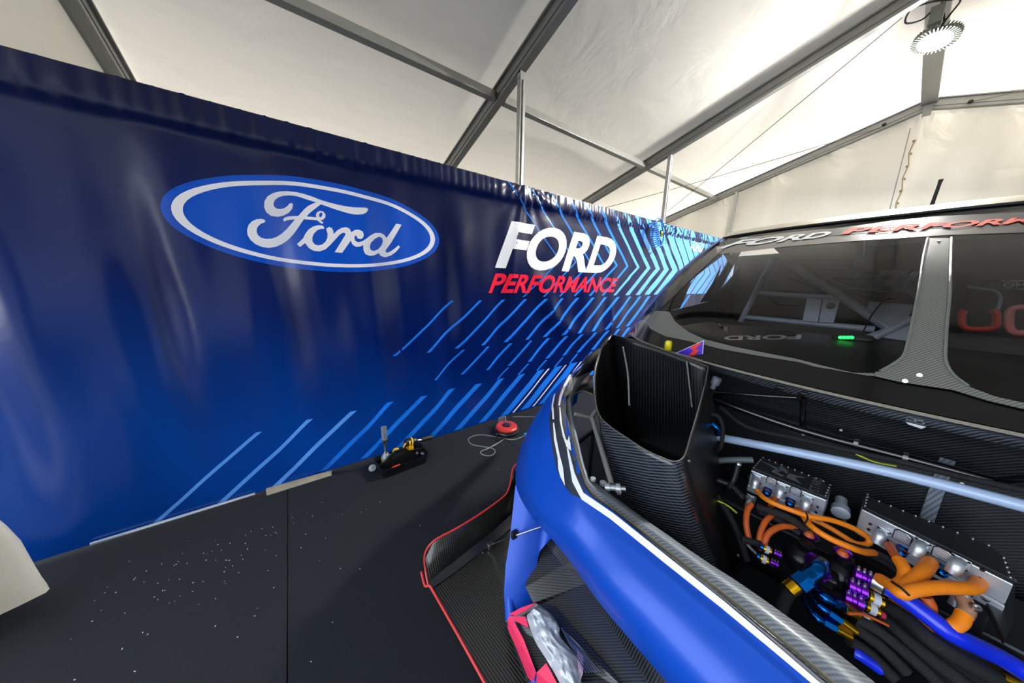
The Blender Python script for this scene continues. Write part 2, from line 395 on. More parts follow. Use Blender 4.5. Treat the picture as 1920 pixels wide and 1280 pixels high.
# ================================================================ high-bay lamp under the ridge
def high_bay(LP, tilt, label, power):
 XL = LP.x
 lamp = empty('high_bay_lamp', LP); tag(lamp, label, 'lamp')
 bm = bmesh.new(); add_lathe(bm, [(.05, -.11), (.07, -.06), (.12, -.045), (.125, -.01), (.118, 0)], LP, tilt, 32)
 for k in range(36):
     a = 2 * PI * k / 36; fr = frame(tilt); dd = fr.col[1] * math.cos(a) + fr.col[2] * math.sin(a)
     add_box(bm, LP + dd * .135 - tilt * .03, (.055, .05, .008), Matrix((tilt, dd, tilt.cross(dd))).transposed())
 fin('heat_sink', bm, M('lamp_housing', '#5c625a', .5, .3), lamp)
 bm = bmesh.new(); add_lathe(bm, [(.112, .0), (.112, .006)], LP, tilt, 32)
 fin('lens', bm, M('lamp_glow', '#ffffff', .4, emis='#f4fff2', estr=40), lamp)
 bm = bmesh.new(); add_tube(bm, [LP - tilt * .1, LP - tilt * .16 + Vector((0, 0, .04)), (XL - 0.02, .32, ZR + .06)], .008, 8, 3)
 fin('hanger', bm, m_dark, lamp)
 bm = bmesh.new(); add_box(bm, (XL - 0.04, .33, ZR - .06), (.09, .09, .16)); fin('junction_box', bm, M('grey_housing', '#8d9088', .6), lamp, bevel=.006)
 tube('power_cable', [(XL - 0.06, .36, ZR + .0), (XL - 0.12, .42, ZR - .08), (XL - 0.15, .52, ZR - .06), (XL - 0.18, .5, ZR + .03), (XL - 0.12, .38, ZR + .05), (XL - 0.09, .28, ZR + .02), (XL - 0.12, .2, ZR - .04), (XL - 0.06, .24, ZR - .1), LP - tilt * .1 + Vector((0, .03, 0))], .008, m_dark, lamp, seg=8)
 al = bpy.data.lights.new('lamp_light', 'AREA'); al.shape = 'DISK'; al.size = .22; al.energy = power; al.color = (1, .98, .93)
 ao = bpy.data.objects.new('lamp_light', al); C.objects.link(ao); ao.location = LP + tilt * .02
 ao.rotation_euler = tilt.to_track_quat('-Z', 'Y').to_euler()
 pl_ = bpy.data.lights.new('lens_glow', 'POINT'); pl_.energy = power * .13; pl_.shadow_soft_size = .1; pl_.color = (1, .98, .93)
 po_ = bpy.data.objects.new('lens_glow', pl_); C.objects.link(po_); po_.location = LP + tilt * .12
for args in ((Vector((5.62, .30, 4.12)), Vector((-.30, .16, -1)).normalized(), 'round finned floodlight glowing white, hung under the tent ridge', 300),):
    high_bay(*args)

# ================================================================ printed banner
def ripple(x, z):
    """the cloth's own depth (towards +y = away from the camera)"""
    t = max(0, min(1, (z - .1) / 2.3)); mid = math.sin(PI * t) ** .7
    a = .024 * math.sin(2 * PI * (x + .12 * z) / .62 + .6) + .010 * math.sin(2 * PI * x / .31 + 1.7 + .5 * z)
    left = 1 / (1 + math.exp((x - 1.4) * 2.2))
    y = a * mid * (.18 + 1.05 * left)
    y += .006 * math.sin(2 * PI * (x - z * .9) / .9 + 2) * mid
    # fans of folds below the two posts where the cloth is tied
    for xp in (2.13, 5.27):
        dz = 2.62 - z; dx = x - xp
        if dz > 0:
            an = math.atan2(dx, dz + .03); rr = math.hypot(dx, dz)
            y += .010 * math.sin(an * 16) * math.exp(-rr * 2.2) * min(1, rr * 5)
    # vertical crease under the first post and a swirl of slack
    y += -.014 * math.exp(-((x - 2.02 + .14 * (2 - z)) / .035) ** 2) * t
    rr = math.hypot(x - 3.35, (z - 1.75) * 1.1)
    if z < 1.7: y += -.03 * math.exp(-((rr - .95) / .12) ** 2) * (1 if x < 3.9 else .5)
    # gathered sleeve along the top
    if z > 2.40:
        s = min(1, (z - 2.40) / .05); e = max(0, 1 - abs(z - 2.5) / .13)
        y += s * -.022 - .012 * e
        ph = x * 2 * PI / .17 + 1.3 * math.sin(x * 5.1) + .8 * math.sin(x * 11.7)
        y += s * .0042 * (math.sin(ph + 5 * (z - 2.4))) ** 3 * (.5 + .5 * math.sin(x * 2.3 + 1)) + s * .004 * math.sin(ph * 2.3)
    if z < .14: y += (.14 - z) * .06
    return y
def bpt(x, z, off=0.0): return Vector((x, YB + ripple(x, z) - off, z))
def banner_mat():
    m = bpy.data.materials.new('navy_vinyl'); m.use_nodes = True; nt = m.node_tree; p = nt.nodes['Principled BSDF']
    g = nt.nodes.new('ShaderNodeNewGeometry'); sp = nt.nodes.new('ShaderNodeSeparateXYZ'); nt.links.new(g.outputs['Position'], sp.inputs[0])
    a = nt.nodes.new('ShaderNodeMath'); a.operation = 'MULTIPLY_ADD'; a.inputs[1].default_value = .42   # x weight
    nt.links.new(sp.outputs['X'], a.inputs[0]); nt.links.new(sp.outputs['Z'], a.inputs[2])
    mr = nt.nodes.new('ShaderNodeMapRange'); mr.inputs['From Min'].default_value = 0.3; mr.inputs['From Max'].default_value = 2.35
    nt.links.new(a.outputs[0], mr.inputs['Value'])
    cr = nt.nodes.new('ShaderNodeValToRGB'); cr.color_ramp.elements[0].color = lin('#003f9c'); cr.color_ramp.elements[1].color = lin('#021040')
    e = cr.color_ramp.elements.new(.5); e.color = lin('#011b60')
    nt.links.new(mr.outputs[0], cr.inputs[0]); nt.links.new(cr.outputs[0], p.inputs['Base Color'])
    vinyl(p, nt); return m
def vinyl(p, nt):
    p.inputs['Roughness'].default_value = .24; p.inputs['Specular IOR Level'].default_value = .5
    tc = nt.nodes.new('ShaderNodeNewGeometry'); n = nt.nodes.new('ShaderNodeTexNoise'); n.inputs['Scale'].default_value = 14; n.inputs['Detail'].default_value = 4
    nt.links.new(tc.outputs['Position'], n.inputs['Vector'])
    b = nt.nodes.new('ShaderNodeBump'); b.inputs['Strength'].default_value = .25; b.inputs['Distance'].default_value = .004
    nt.links.new(n.outputs['Fac'], b.inputs['Height']); nt.links.new(b.outputs[0], p.inputs['Normal'])
def print_mat(name, col):
    m = bpy.data.materials.new(name); m.use_nodes = True; p = m.node_tree.nodes['Principled BSDF']; p.inputs['Base Color'].default_value = lin(col)
    vinyl(p, m.node_tree); return m
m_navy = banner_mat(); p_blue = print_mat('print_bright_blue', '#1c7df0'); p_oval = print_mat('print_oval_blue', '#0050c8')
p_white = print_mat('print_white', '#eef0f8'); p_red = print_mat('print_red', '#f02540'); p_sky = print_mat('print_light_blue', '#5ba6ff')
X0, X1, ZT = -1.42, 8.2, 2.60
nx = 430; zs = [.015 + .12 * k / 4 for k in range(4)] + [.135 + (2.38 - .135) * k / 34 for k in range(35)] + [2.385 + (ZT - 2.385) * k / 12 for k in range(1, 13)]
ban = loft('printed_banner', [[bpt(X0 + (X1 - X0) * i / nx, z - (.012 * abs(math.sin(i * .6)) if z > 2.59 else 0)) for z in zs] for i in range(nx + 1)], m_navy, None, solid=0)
tag(ban, 'long dark blue vinyl partition with white and red lettering and bright blue stripes', 'banner')
def decal(name, bm, mat, off=.0025, label=None, step=.05, parent=ban, vmap=None):
    if vmap: 
        for v in bm.verts: v.co = Vector((*vmap(v.co.x, v.co.y), 0))
    grid_cut(bm, step, step * 1.3)
    for v in bm.verts: v.co = bpt(v.co.x, v.co.y, off)
    return fin(name, bm, mat, parent, smooth=True, label=label)
def ell(cx, cz, a, b, n=72): return [(cx + a * math.cos(2 * PI * k / n), cz + b * math.sin(2 * PI * k / n)) for k in range(n)]
def ring_bm(o, i):
    bm = bmesh.new(); A = [bm.verts.new((*p, 0)) for p in o]; B = [bm.verts.new((*p, 0)) for p in i]; n = len(A)
    for k in range(n): bm.faces.new((A[k], A[(k + 1) % n], B[(k + 1) % n], B[k]))
    return bm
# oval emblem
cx, cz = .305, 1.965
ov = decal('oval_emblem', flat_bm([ell(cx, cz, .845, .318)]), p_oval, .002, 'blue oval emblem with white script lettering', step=.04)
decal('emblem_ring', ring_bm(ell(cx, cz, .803, .283), ell(cx, cz, .758, .258)), p_white, .004, parent=ov)
def c1(pts):
    out = []
    for x, y in pts:
        p = PY(460 + x / 6.4, 340 + y / 6.4, YB); out.append((p.x, p.z))
    return out
def smoothpoly(pts, n=3):
    out = []; L = len(pts)
    for i in range(L):
        a, b, c, e = [Vector(pts[(i + k) % L]) for k in (-1, 0, 1, 2)]
        sharp = (b - a).length < 1e-6
        for k in range(n):
            t = k / n; q = .5 * ((2 * b) + (c - a) * t + (2 * a - 5 * b + 4 * c - e) * t * t + (3 * b - a - 3 * c + e) * t ** 3); out.append((q.x, q.y))
    return out
S1 = [(555,265),(573,285),(560,335),(520,380),(460,410),(390,422),(310,410),(250,365),(222,300),(228,230),(265,175),(330,138),(410,122),(500,122),(600,133),(700,155),(800,185),(900,222),(1000,252),(1100,277),(1200,297),(1300,310),(1440,312),(1470,322),(1473,345),(1455,370),(1420,388),(1360,397),(1300,393),(1220,378),(1140,355),(1060,330),(980,300),(905,276),(850,320),(800,360),(760,395),(735,425),(700,462),(660,520),(620,580),(570,645),(510,705),(440,750),(360,782),(280,793),(200,783),(120,750),(60,700),(25,640),(18,580),(35,520),(75,475),(130,448),(190,442),(225,452),(240,472),(225,487),(190,498),(155,525),(135,560),(132,600),(148,640),(185,670),(240,685),(310,682),(370,665),(430,630),(490,580),(540,525),(590,465),(630,425),(670,380),(710,335),(760,295),(810,270),(850,255),(780,235),(700,210),(620,185),(540,173),(460,175),(400,190),(355,220),(337,260),(342,295),(370,322),(420,333),(470,322),(505,300),(530,270)]
S2 = [(450,460),(470,435),(520,422),(600,420),(700,425),(850,435),(845,400),(860,372),(895,355),(935,364),(960,395),(958,430),(935,460),(900,468),(935,495),(925,512),(895,500),(860,470),(700,460),(590,460),(500,468),(470,482)]
S3 = [(915,530),(940,545),(945,570),(900,572),(860,590),(820,630),(800,680),(802,725),(830,760),(870,772),(920,760),(960,725),(982,680),(985,630),(968,570),(1005,546),(1040,565),(1055,600),(1058,635),(1100,590),(1150,560),(1210,548),(1255,570),(1270,610),(1320,580),(1370,578),(1415,600),(1428,640),(1415,675),(1385,690),(1350,680),(1335,650),(1315,650),(1310,685),(1325,715),(1360,728),(1410,715),(1450,690),(1500,650),(1560,617),(1620,618),(1660,640),(1690,680),(1750,590),(1800,510),(1870,522),(1800,640),(1740,740),(1690,810),(1678,840),(1695,857),(1730,845),(1780,810),(1830,768),(1847,790),(1800,845),(1740,890),(1680,910),(1630,895),(1605,860),(1550,885),(1500,890),(1450,870),(1425,825),(1420,760),(1380,780),(1330,783),(1285,755),(1265,710),(1160,857),(1070,850),(1200,640),(1195,620),(1170,615),(1130,640),(1080,695),(1020,760),(960,815),(890,842),(820,838),(760,805),(715,745),(655,790),(618,757),(690,690),(720,630),(760,580),(810,548),(860,532)]
decal('script_lettering', flat_bm([c1(S1), c1(S2), c1(S3)]), p_white, .004, parent=ov)
for cpl_ in ([(903 + 19 * math.cos(a) + 6 * math.sin(a), 405 - 28 * math.sin(a)) for a in [2 * PI * k / 16 for k in range(16)]],
      [(1640,680),(1648,720),(1637,760),(1600,810),(1550,833),(1512,820),(1500,780),(1515,730),(1560,685),(1605,662)]):
    decal('letter_counter', flat_bm([c1(cpl_)]), p_oval, .006, parent=ov)
# slanted stripes, three rows, and chevrons
def slash(xt, zt_, xb, zb, wt, mat=p_blue, off=.0015):
    decal('stripe', flat_bm([[(xt, zt_), (xt + wt, zt_), (xb + wt, zb), (xb, zb)]]), mat, off, step=.06)
SX = 1.25
for k in range(24):                                  # bottom row
    xt = -.28 + .302 * k; wd = .035 + .0075 * k if k < 9 else min(.25, .10 + .02 * (k - 8))
    slash(xt - .02, .50, xt - .02 - .565, .03, wd, p_sky if k < 3 else p_blue)
    if k in (9, 10, 11, 13): slash(xt + wd + .035, .50, xt + wd + .035 - .565, .03, .03, p_white, .003)
for k in range(14):                                  # middle row
    xt = 1.36 + .30 * k; wd = .03 + .006 * k
    slash(xt, .905, xt - .32, .64, wd)
    if k > 2: slash(xt - .42 + .1, .62, xt - .42 - .05, .505, wd * .6)
for k in range(18):                                  # upper row
    xt = 1.255 + .302 * k; wd = .03 + .005 * k
    slash(xt, 1.405, xt - .58, .925, wd)
for k in range(22):                                  # chevrons
    xt = 1.88 + .29 * k; wd = .022 + .008 * k if k < 7 else min(.25, .14 + .03 * (k - 8))
    xa = xt + .82
    if xt > 7.9: break
    decal('chevron', flat_bm([[(xt, 2.59), (xt + wd, 2.59), (xa + wd, 1.865), (xa + wd - .56, 1.43), (xa - .56, 1.43), (xa, 1.865)]]), p_blue if k < 6 else p_sky, .0015, step=.06)
# words
tb = text_bm('FORD', bold=.035)
decal('lettering', tb, p_white, .004, 'large white slanted letters', vmap=quadmap([(1.76, 1.735), (3.73, 1.735), (3.93, 2.235), (1.96, 2.235)]))
tb = text_bm('PERFORMANCE', bold=.03)
decal('lettering', tb, p_red, .004, 'red slanted letters under the white word', vmap=quadmap([(1.67, 1.475), (3.87, 1.475), (3.97, 1.685), (1.77, 1.685)]))
tb = text_bm('FORD', bold=.03)
decal('lettering', tb, p_white, .004, 'small white word near the far end', vmap=quadmap([(6.2, 2.25), (6.75, 2.25), (6.8, 2.42), (6.25, 2.42)]))
decal('lettering', flat_bm([[(7.6, 2.3), (7.9, 2.3), (7.95, 2.45), (7.65, 2.45)]]), p_red, .004, 'small red mark near the far end')
# hem tube, top rail
tube('bottom_bar', [(-1.1, YB - .012, .028), (-.36, YB - .012, .026)], .011, M('bar_alu', '#c9ccd6', .3, .8), ban, seg=8, sm=0)
bm = bmesh.new(); add_beam(bm, (X0, YB + .02, 2.592), (X1, YB + .02, 2.592), .03, .03); fin('top_rail', bm, m_black, ban)
for x in (2.13, 5.27):
    bm = bmesh.new(); add_lathe(bm, [(.013, 0), (.013, .006), (.006, .008)], (x, YB - .03, 2.585), (0, -1, 0), 10); fin('clip', bm, m_steel, ban)

# ================================================================ RACE CAR (one thing, everything on it is a part)
m_paint = M('blue_satin_paint', '#064bbd', .40, .12, coat=.15, noise=.03)
m_cf = carbon('carbon_twill', '#0b0c0e', '#33373d', 120)
m_cfd = carbon('dark_carbon', '#07080a', '#1d2024', 75, .3, coat=.3)
m_cfv = carbon('ribbed_carbon', '#0a0a0b', '#44443f', 88, .28, (1, .12, 0))
m_cfg = carbon('grey_carbon', '#4a515c', '#7a838f', 110, .5, (1, 1, .4), sharp=1.2, coat=.1)
m_frit = M('black_frit', '#0b0b0c', .22, coat=.4); m_white = M('white_vinyl', '#eef1f4', .35); m_matte = M('matte_black_duct', '#0d0d0f', .42)
m_redt = M('red_trim', '#d93a3c', .4); m_tubew = M('pale_blue_tube', '#a9bfe0', .3, coat=.5); m_tubeb = M('black_tube', '#0a0b10', .2, coat=.6)
m_org = M('orange_cable', '#ff8a12', .5, noise=.12, nscale=60); m_orgb = M('orange_heatshrink', '#c4591c', .5, noise=.15, nscale=60)
m_mach = M('machined_aluminium', '#c5cad2', .38, .75, noise=.08, nscale=40); m_blkalu = M('black_anodised', '#1a1c20', .42, .3, noise=.2, nscale=30)
m_blue = M('blue_anodised', '#0a64b8', .2, 1); m_gold = M('gold_anodised', '#d8a81c', .25, 1); m_purp = M('purple_anodised', '#7a25c8', .25, .9)
m_hoseb = M('blue_silicone_hose', '#1230e8', .3, coat=.4); m_braid = M('black_braided_hose', '#15171b', .6, bump=.8, bscale=500)
m_clear = M('crinkled_clear_film', '#b8bec6', .18, .1, coat=.8, bump=1.0, bscale=22); m_mag = M('magenta_tape', '#ff3a68', .35)
m_cage = M('grey_cage_paint', '#b6c2da', .35, coat=.4); m_int = M('black_interior', '#242226', .5); m_intd = M('moulded_black_panel', '#3a3236', .38)
car = empty('race_car', (2.6, -.1, 0)); tag(car, 'blue and carbon race car, nose panel removed, showing orange cables and wide windscreen', 'car')
YC = -.1
def mir(p): return Vector((p[0], 2 * YC - p[1], p[2]))

# ---- windscreen surface
base = [(2.06, 1.24, 1.235), (1.90, 1.02, 1.22), (1.775, .62, 1.20), (1.68, .22, 1.20), (1.655, YC, 1.20)]
topc = [(2.90, 1.0, 1.98), (2.86, .86, 1.99), (2.82, .55, 2.0), (2.80, .20, 2.005), (2.80, YC, 2.008)]
def curve(P, n=6):
    full = P + [mir(p) for p in P[-2::-1]]; return catmull(full, n)
Bc, Tc = curve(base), curve(topc)
# widen the surface a little past the pillars so prints reach the edge
def ws(i, s):
    p = Bc[i].lerp(Tc[i], s); bulge = math.sin(PI * s) * .07
    return p + Vector((-.62, 0, .78)) * bulge
NW = 20
scr_rows = [[ws(i, s / NW) for s in range(NW + 1)] for i in range(len(Bc))]
screen = loft('windscreen', scr_rows, glassmat('tinted_glass', (.92, .90, .88), .9), car)
sb = bvh_of([screen])
# black printed border
fl_in = [(1212,601.5),(1220,617),(1248.6,631),(1295.5,641),(1354,655.5),(1424,668),(1499,680),(1526,688),(1623,705),(1687,719),(1784,733.6),(1850,752),(1935,772)]
fl_out = [(1935,824),(1913,819),(1752,784),(1623,759),(1494,727),(1319,682),(1240,655),(1176,626)]
def unproj(p):
    c = ROT.transposed() @ (p - EYE); return 960 + F * c.x / c.z, 640 + F * c.y / c.z
def interp(P, x):
    for (x0, y0), (x1, y1) in zip(P, P[1:]):
        if x <= x1: return y0 + (y1 - y0) * (x - x0) / (x1 - x0)
    return P[-1][1] + (x - P[-1][0]) * .45
brow = []
for q_ in range(4 * (len(Bc) // 2 + 8)):
    i0 = q_ // 4; p = Bc[i0].lerp(Bc[i0 + 1], (q_ % 4) / 4); u_, v_ = unproj(p); yt = interp([(1170, 603), (1212, 601)] + fl_in, u_); row = []
    for k in range(7):
        h, n, _i, _d = sb.find_nearest(p) if k == 0 else sb.ray_cast(EYE, ray(u_, v_ + (yt - v_) * k / 6))
        if h is None: h, n, _i, _d = sb.find_nearest(p)
        if n.dot(h - EYE) > 0: n = -n
        row.append((p if k == 0 else h) + n * .003)
    brow.append(row)
loft('screen_border', brow, m_frit, screen)
lay('screen_border', flat_bm([[(1182,603),(1212,600),(1240,579),(1290,530),(1354,470),(1390,448),(1362,446),(1290,507)]], 22), sb, .003, m_frit, screen)
hd_top = [(1352,453),(1400,446),(1500,434),(1580,427),(1680,414),(1760,406),(1840,402),(1935,398)]
hd_bot = [(1935,436),(1780,441),(1620,451),(1480,462),(1340,478)]
lay('screen_header', flat_bm([hd_top + hd_bot], 22), sb, .002, M('tinted_header', '#332b26', .25, coat=.5), screen)
lay('header_stripe', flat_bm([[(1555,430),(1680,414),(1760,406),(1935,398),(1935,416),(1760,425),(1680,433),(1545,444)]], 22), sb, .003, m_frit, screen)
# woven strip and centre bar
inner = [(1230,583),(1255.6,585),(1267,604),(1291,622.6),(1321,636.7),(1377.5,651),(1448,665),(1499,675),(1540,686),(1600,700),(1640,701)]
barL = [(1650,699),(1672,687),(1692,672),(1700,650),(1707.5,617.5),(1716,575),(1724,530),(1730,485),(1738.7,450)]
barR = [(1782,450),(1780,505),(1779,555),(1774,605),(1771,650),(1771,679),(1784,704.6),(1813,727),(1865,746.6),(1935,762)]
m_cfb = carbon('bar_carbon', '#4a4b47', '#8c8e86', 130, .3, (1, 1, .2), sharp=1.3)
lay('woven_strip', flat_bm([inner + [(1640,706),(1623,705),(1526,688)] + fl_in[6::-1]], 22), sb, .005, m_cfb, screen)
lay('centre_bar', flat_bm([[(1640,700)] + barL + barR + [(1935,774),(1850,754),(1784,733.6),(1687,719),(1640,708)]], 22), sb, .010, m_cfb, screen)
for P in (barL, barR[:8]):
    pts = []
    for q in P:
        k = ray(*q); h, n, i, ds = sb.ray_cast(EYE, k); pts.append(h - n * (.012 if n.dot(k) > 0 else -.012))
    tube('bar_edge_bead', pts, .005, M('resin_bead', '#777b76', .25, bump=1, bscale=160), screen, seg=6, sm=3)
for q in ((1760,453),(1724,703),(1697,714)):
    k = ray(*q); h, n, i, ds = sb.ray_cast(EYE, k); lathe('screw', [(.008, 0), (.007, .005)], h - k * .012, -k, m_steel, screen, 10)
def txt_px(s, quad, bvh, off, mat, parent, name='lettering', bold=.03, flip=False, label=None):
    bm = text_bm(s, bold); qm = quadmap(quad)
    for v in bm.verts: x, y = qm(v.co.x, v.co.y); v.co = Vector((x, y, 0))
    grid_cut(bm, 20); return lay(name, bm, bvh, off, mat, parent, label)
txt_px('FORD', [(1342,468),(1546,446),(1566,434),(1392,451)], sb, .006, m_white, screen, bold=.035)
txt_px('PERFORMANCE', [(1575,441),(2120,408),(2140,397),(1598,428)], sb, .006, M('orange_red_vinyl', '#e8492f', .75, spec=.2), screen, bold=.035)
# cowl lip along the lower edge
lip = []
for q in [(1172,628),(1240,649),(1319,676),(1494,720),(1623,752),(1752,777),(1913,812),(1990,832)]:
    p = PZ(q[0], q[1], 1.195); lip.append(Vector((p.x, p.y, 1.195)))
# keep lip on the base curve
lipc = [p + Vector((-.006, 0, -.006)) for p in Bc]
tube('cowl_lip', lipc, .006, M('raw_carbon_edge', '#8f8a7c', .5, noise=.3, nscale=90), car, seg=6, sm=0)

# ---- roof, pillars, body sides
def roofrow(p, k):
    e = Vector((p.x, p.y, p.z)); return [e, e + Vector((.10, 0, .055)), e + Vector((.30, -.02 * (1 if p.y > YC else -1), .085)), e + Vector((1.2, -.05 * (1 if p.y > YC else -1), .05)), e + Vector((2.6, 0, -.10))]
loft('roof', [roofrow(p, k) for k, p in enumerate(Tc)], M('brushed_roof', '#b9b2a2', .3, .75, noise=.08), car, solid=0)
loft('roof_lining', [[q - Vector((0, 0, .02)) for q in roofrow(p, k)] for k, p in enumerate(Tc)], M('lining_black', '#0d0d0e', .8), car)
tube('roof_seal', [p + Vector((-.004, 0, .004)) for p in Tc], .007, m_dark, car, seg=6, sm=0)
for sgn in (1, -1):
    def S(p): return Vector(p) if sgn > 0 else mir(p)
    ed = [Bc[0].lerp(Tc[0], s / 10) + Vector((-.62, 0, .78)) * math.sin(PI * s / 10) * .07 for s in range(11)]
    rows = []
    for s, p in enumerate(ed):
        rows.append([S(p + Vector((-.002, -.004, .002))), S(p + Vector((.02, .028, .004))), S(p + Vector((.09, .05, -.03))), S(p + Vector((.22, .06, -.12)))])
    loft('windscreen_pillar', rows, m_paint, car)
    # side body: lower flank, sill and rear quarter, side glass opening left between
    rows = []
    for x, yy, zt in ((1.95, 1.28, 1.20), (2.3, 1.28, 1.22), (3.0, 1.24, 1.2), (4.0, 1.22, 1.2), (5.4, 1.22, 1.2)):
        rows.append([S((x, yy - .05, zt)), S((x, yy, zt - .12)), S((x, yy + .02, .7)), S((x, yy - .02, .35)), S((x, yy - .1, .14))])
    loft('side_panel', rows, m_paint, car)
    rows = [[S((x, 1.17, 1.2)), S((x + .1, 1.02, 1.95))] for x in (4.3, 5.4)]
    loft('quarter_panel', rows, m_paint, car)
    rows = [[S((x, 1.19, 1.2)), S((x + .25, 1.03, 1.93))] for x in (3.05, 3.2)]
    loft('door_pillar', rows, m_intd, car, solid=.02)
    prof = [(.20, -.14), (.30, -.14), (.335, -.11), (.335, .11), (.30, .14), (.20, .14)]
    for wx in (2.25, 4.35):
        wh = lathe('wheel', prof, S((wx, .98, .335)), (0, 1, 0), M('tyre', '#121214', .8, bump=.3, bscale=60), car, 32)
        lathe('rim', [(.19, -.12), (.21, -.1), (.21, .1), (.19, .12), (.05, .06)], S((wx, .98, .335)), (0, 1 if sgn > 0 else -1, 0), M('rim_paint', '#2a2c30', .3, .8), wh, 24)
loft('tail_panel', [[(5.4, 1.2, .2), (5.55, 1.1, 1.2), (5.35, .95, 1.9)], [(5.5, YC, .2), (5.65, YC, 1.2), (5.42, YC, 1.93)], [mir((5.4, 1.2, .2)), mir((5.55, 1.1, 1.2)), mir((5.35, .95, 1.9))]], m_paint, car)
box('floor_pan', (3.3, YC, .10), (4.1, 2.1, .03), m_cfd, car)
an = lathe('roof_antenna', [(.012, 0), (.014, .02), (.010, .1), (.009, .22), (.012, .25)], PX(1742, 397, 3.9) - Vector((0, 0, .03)), (.0, -.05, 1), m_dark, car, 10)

# ---- interior seen through the glass
loft('rear_bulkhead', [[(3.75, 1.15, z) for z in (.3, 1.9)], [(3.8, YC, z) for z in (.3, 1.95)], [(3.75, -1.35, z) for z in (.3, 1.9)]], m_intd, car, solid=.02, smooth=False)
dash = [[(1.76 + .42 * (abs(y - YC) / 1.3) ** 2, y, 1.21), (1.92 + .34 * (abs(y - YC) / 1.3) ** 2, y, 1.285), (2.3, y, 1.298), (2.80, y, 1.30), (2.84, y, 1.27), (2.86, y, .7)] for y in [YC + 1.1 * (1 - k / 8) for k in range(17)]]
dashb = loft('dashboard', dash, M('dash_black', '#141413', .55), car)
db = bvh_of([dashb])
txt_px('FORD', [(1503,627.5),(1358,630.5),(1357,638.5),(1501,636.5)][:4], db, .003, m_white, dashb, bold=.03, label='upside-down white word')
lay('dash_socket', flat_bm([[(1347,606),(1366,606),(1364,613),(1349,613)]]), db, .004, m_steel, dashb)
XI = 3.05
def cage(name, pts, r, X=XI, par=car): return tube(name, [PX(px, py, X + dx) for px, py, dx in pts], r, m_cage, par, seg=12, sm=0)
cg = cage('cage_hoop', [(1452,482,0), (1389,603,0)], .022)
cage('cage_tube', [(1468,486,0), (1560,545,.0), (1683,625,0)], .028, par=cg)
cage('cage_tube', [(1413,549,0), (1578,559,0)], .020, par=cg)
cage('cage_tube', [(1393,594,0), (1640,617,0)], .020, par=cg)
cage('cage_tube', [(1628,573,0), (1720,580,0)], .030, par=cg)
cage('cage_tube', [(1640,632,-.02), (1716,597,-.02)], .022, par=cg)
prism('node_gusset', [PX(*q, XI - .03) for q in [(1627,575),(1712,578),(1700,603),(1712,606),(1704,640),(1622,628),(1668,612),(1640,596)]], (.02, 0, 0), m_cage, cg, .004)
gp = prism('switch_panel', [PX(*q, XI - .02) for q in [(1512,559),(1576,562),(1563,606),(1504,602)]], (.02, 0, 0), M('polished_sheet', '#b7c2d6', .3, .5), car, .003)
prism('panel_joint', [PX(*q, XI - .023) for q in [(1541,561),(1543,561),(1535,604),(1533,604)]], (.003, 0, 0), m_dark, gp)
ctr = PX(1558, 573, XI - .025); lathe('panel_button', [(.022, 0), (.022, .006), (.012, .01)], ctr, (-1, 0, 0), m_intd, gp, 8)
# moulded ribs on the far inner panel
for k, rib in enumerate([[(1560,522),(1600,538),(1650,538),(1650,522),(1560,522)], [(1590,546),(1625,558),(1680,560),(1672,546),(1590,546)], [(1478,520),(1530,540),(1520,548),(1455,545)], [(1440,556),(1460,572),(1500,574)], [(1630,570),(1675,575)], [(1700,546),(1712,562)], [(1500,530),(1560,527)], [(1540,505),(1640,513),(1720,515)]]):
    tube('panel_rib', [PX(px, py, 3.72) for px, py in rib], .010, M('rib_black', '#08080a', .3), car, seg=6, sm=0)
# white slanted letters behind the bar
for q in ([(1618,545),(1650,510),(1658,507),(1664,509),(1640,545)], [(1655,507),(1724,509),(1720,518),(1655,517)], [(1650,524),(1686,525),(1676,537),(1642,536)], [(1680,548),(1712,520),(1724,520),(1720,528),(1700,548)], [(1698,527),(1722,527),(1720,535),(1694,534)]):
    prism('door_letter', [PX(px, py, 3.70) for px, py in q], (.004, 0, 0), M('letter_silver', '#c9ccd4', .35), car)
# steering wheel grips, seat shell with lettering
def ringpx(name, cxp, cyp, rx, ry, X, r, mat, a0=0, a1=2 * PI, sq=3.5):
    pts = []
    for k in range(25):
        a = a0 + (a1 - a0) * k / 24; c, s = math.cos(a), math.sin(a)
        pts.append(PX(cxp + rx * math.copysign(abs(c) ** (2 / sq), c), cyp + ry * math.copysign(abs(s) ** (2 / sq), s), X))
    return tube(name, pts, r, mat, car, seg=8, sm=0)
ringpx('steering_wheel', 1836, 598, 33, 19, 2.5, .012, M('red_grip', '#c4382c', .4), -.9, PI + .9)
ringpx('steering_wheel', 1918, 600, 26, 24, 2.55, .013, M('pink_grip', '#e08a8a', .4), .6, 5.6)
loft('seat_shell', [[PX(1800, 640, 2.9), PX(1815, 560, 3.0), PX(1840, 528, 3.05)], [PX(1880, 650, 2.8), PX(1885, 570, 2.9), PX(1890, 520, 2.98)], [PX(1990, 660, 2.9), PX(1980, 570, 3.0), PX(1960, 520, 3.05)]], m_int, car)
def txt_plane(s, quad, X, mat, parent, name='lettering', bold=.02, label=None):
    bm = text_bm(s, bold); qm = quadmap(quad)
    for v in bm.verts: v.co = PX(*qm(v.co.x, v.co.y), X)
    return fin(name, bm, mat, parent, label=label)
txt_plane('OMP', [(1880,539),(1940,539),(1941,529),(1881,529)], 2.75, m_white, car, label='white seat lettering')
for yy in (526.5, 542): tube('seat_stripe', [PX(1878, yy, 2.75), PX(1945, yy, 2.75)], .002, m_white, car, seg=6, sm=0)
txt_plane('sport', [(1900,632),(1945,633),(1946,627),(1901,627)], 2.6, M('red_text', '#c4304a', .4), car)
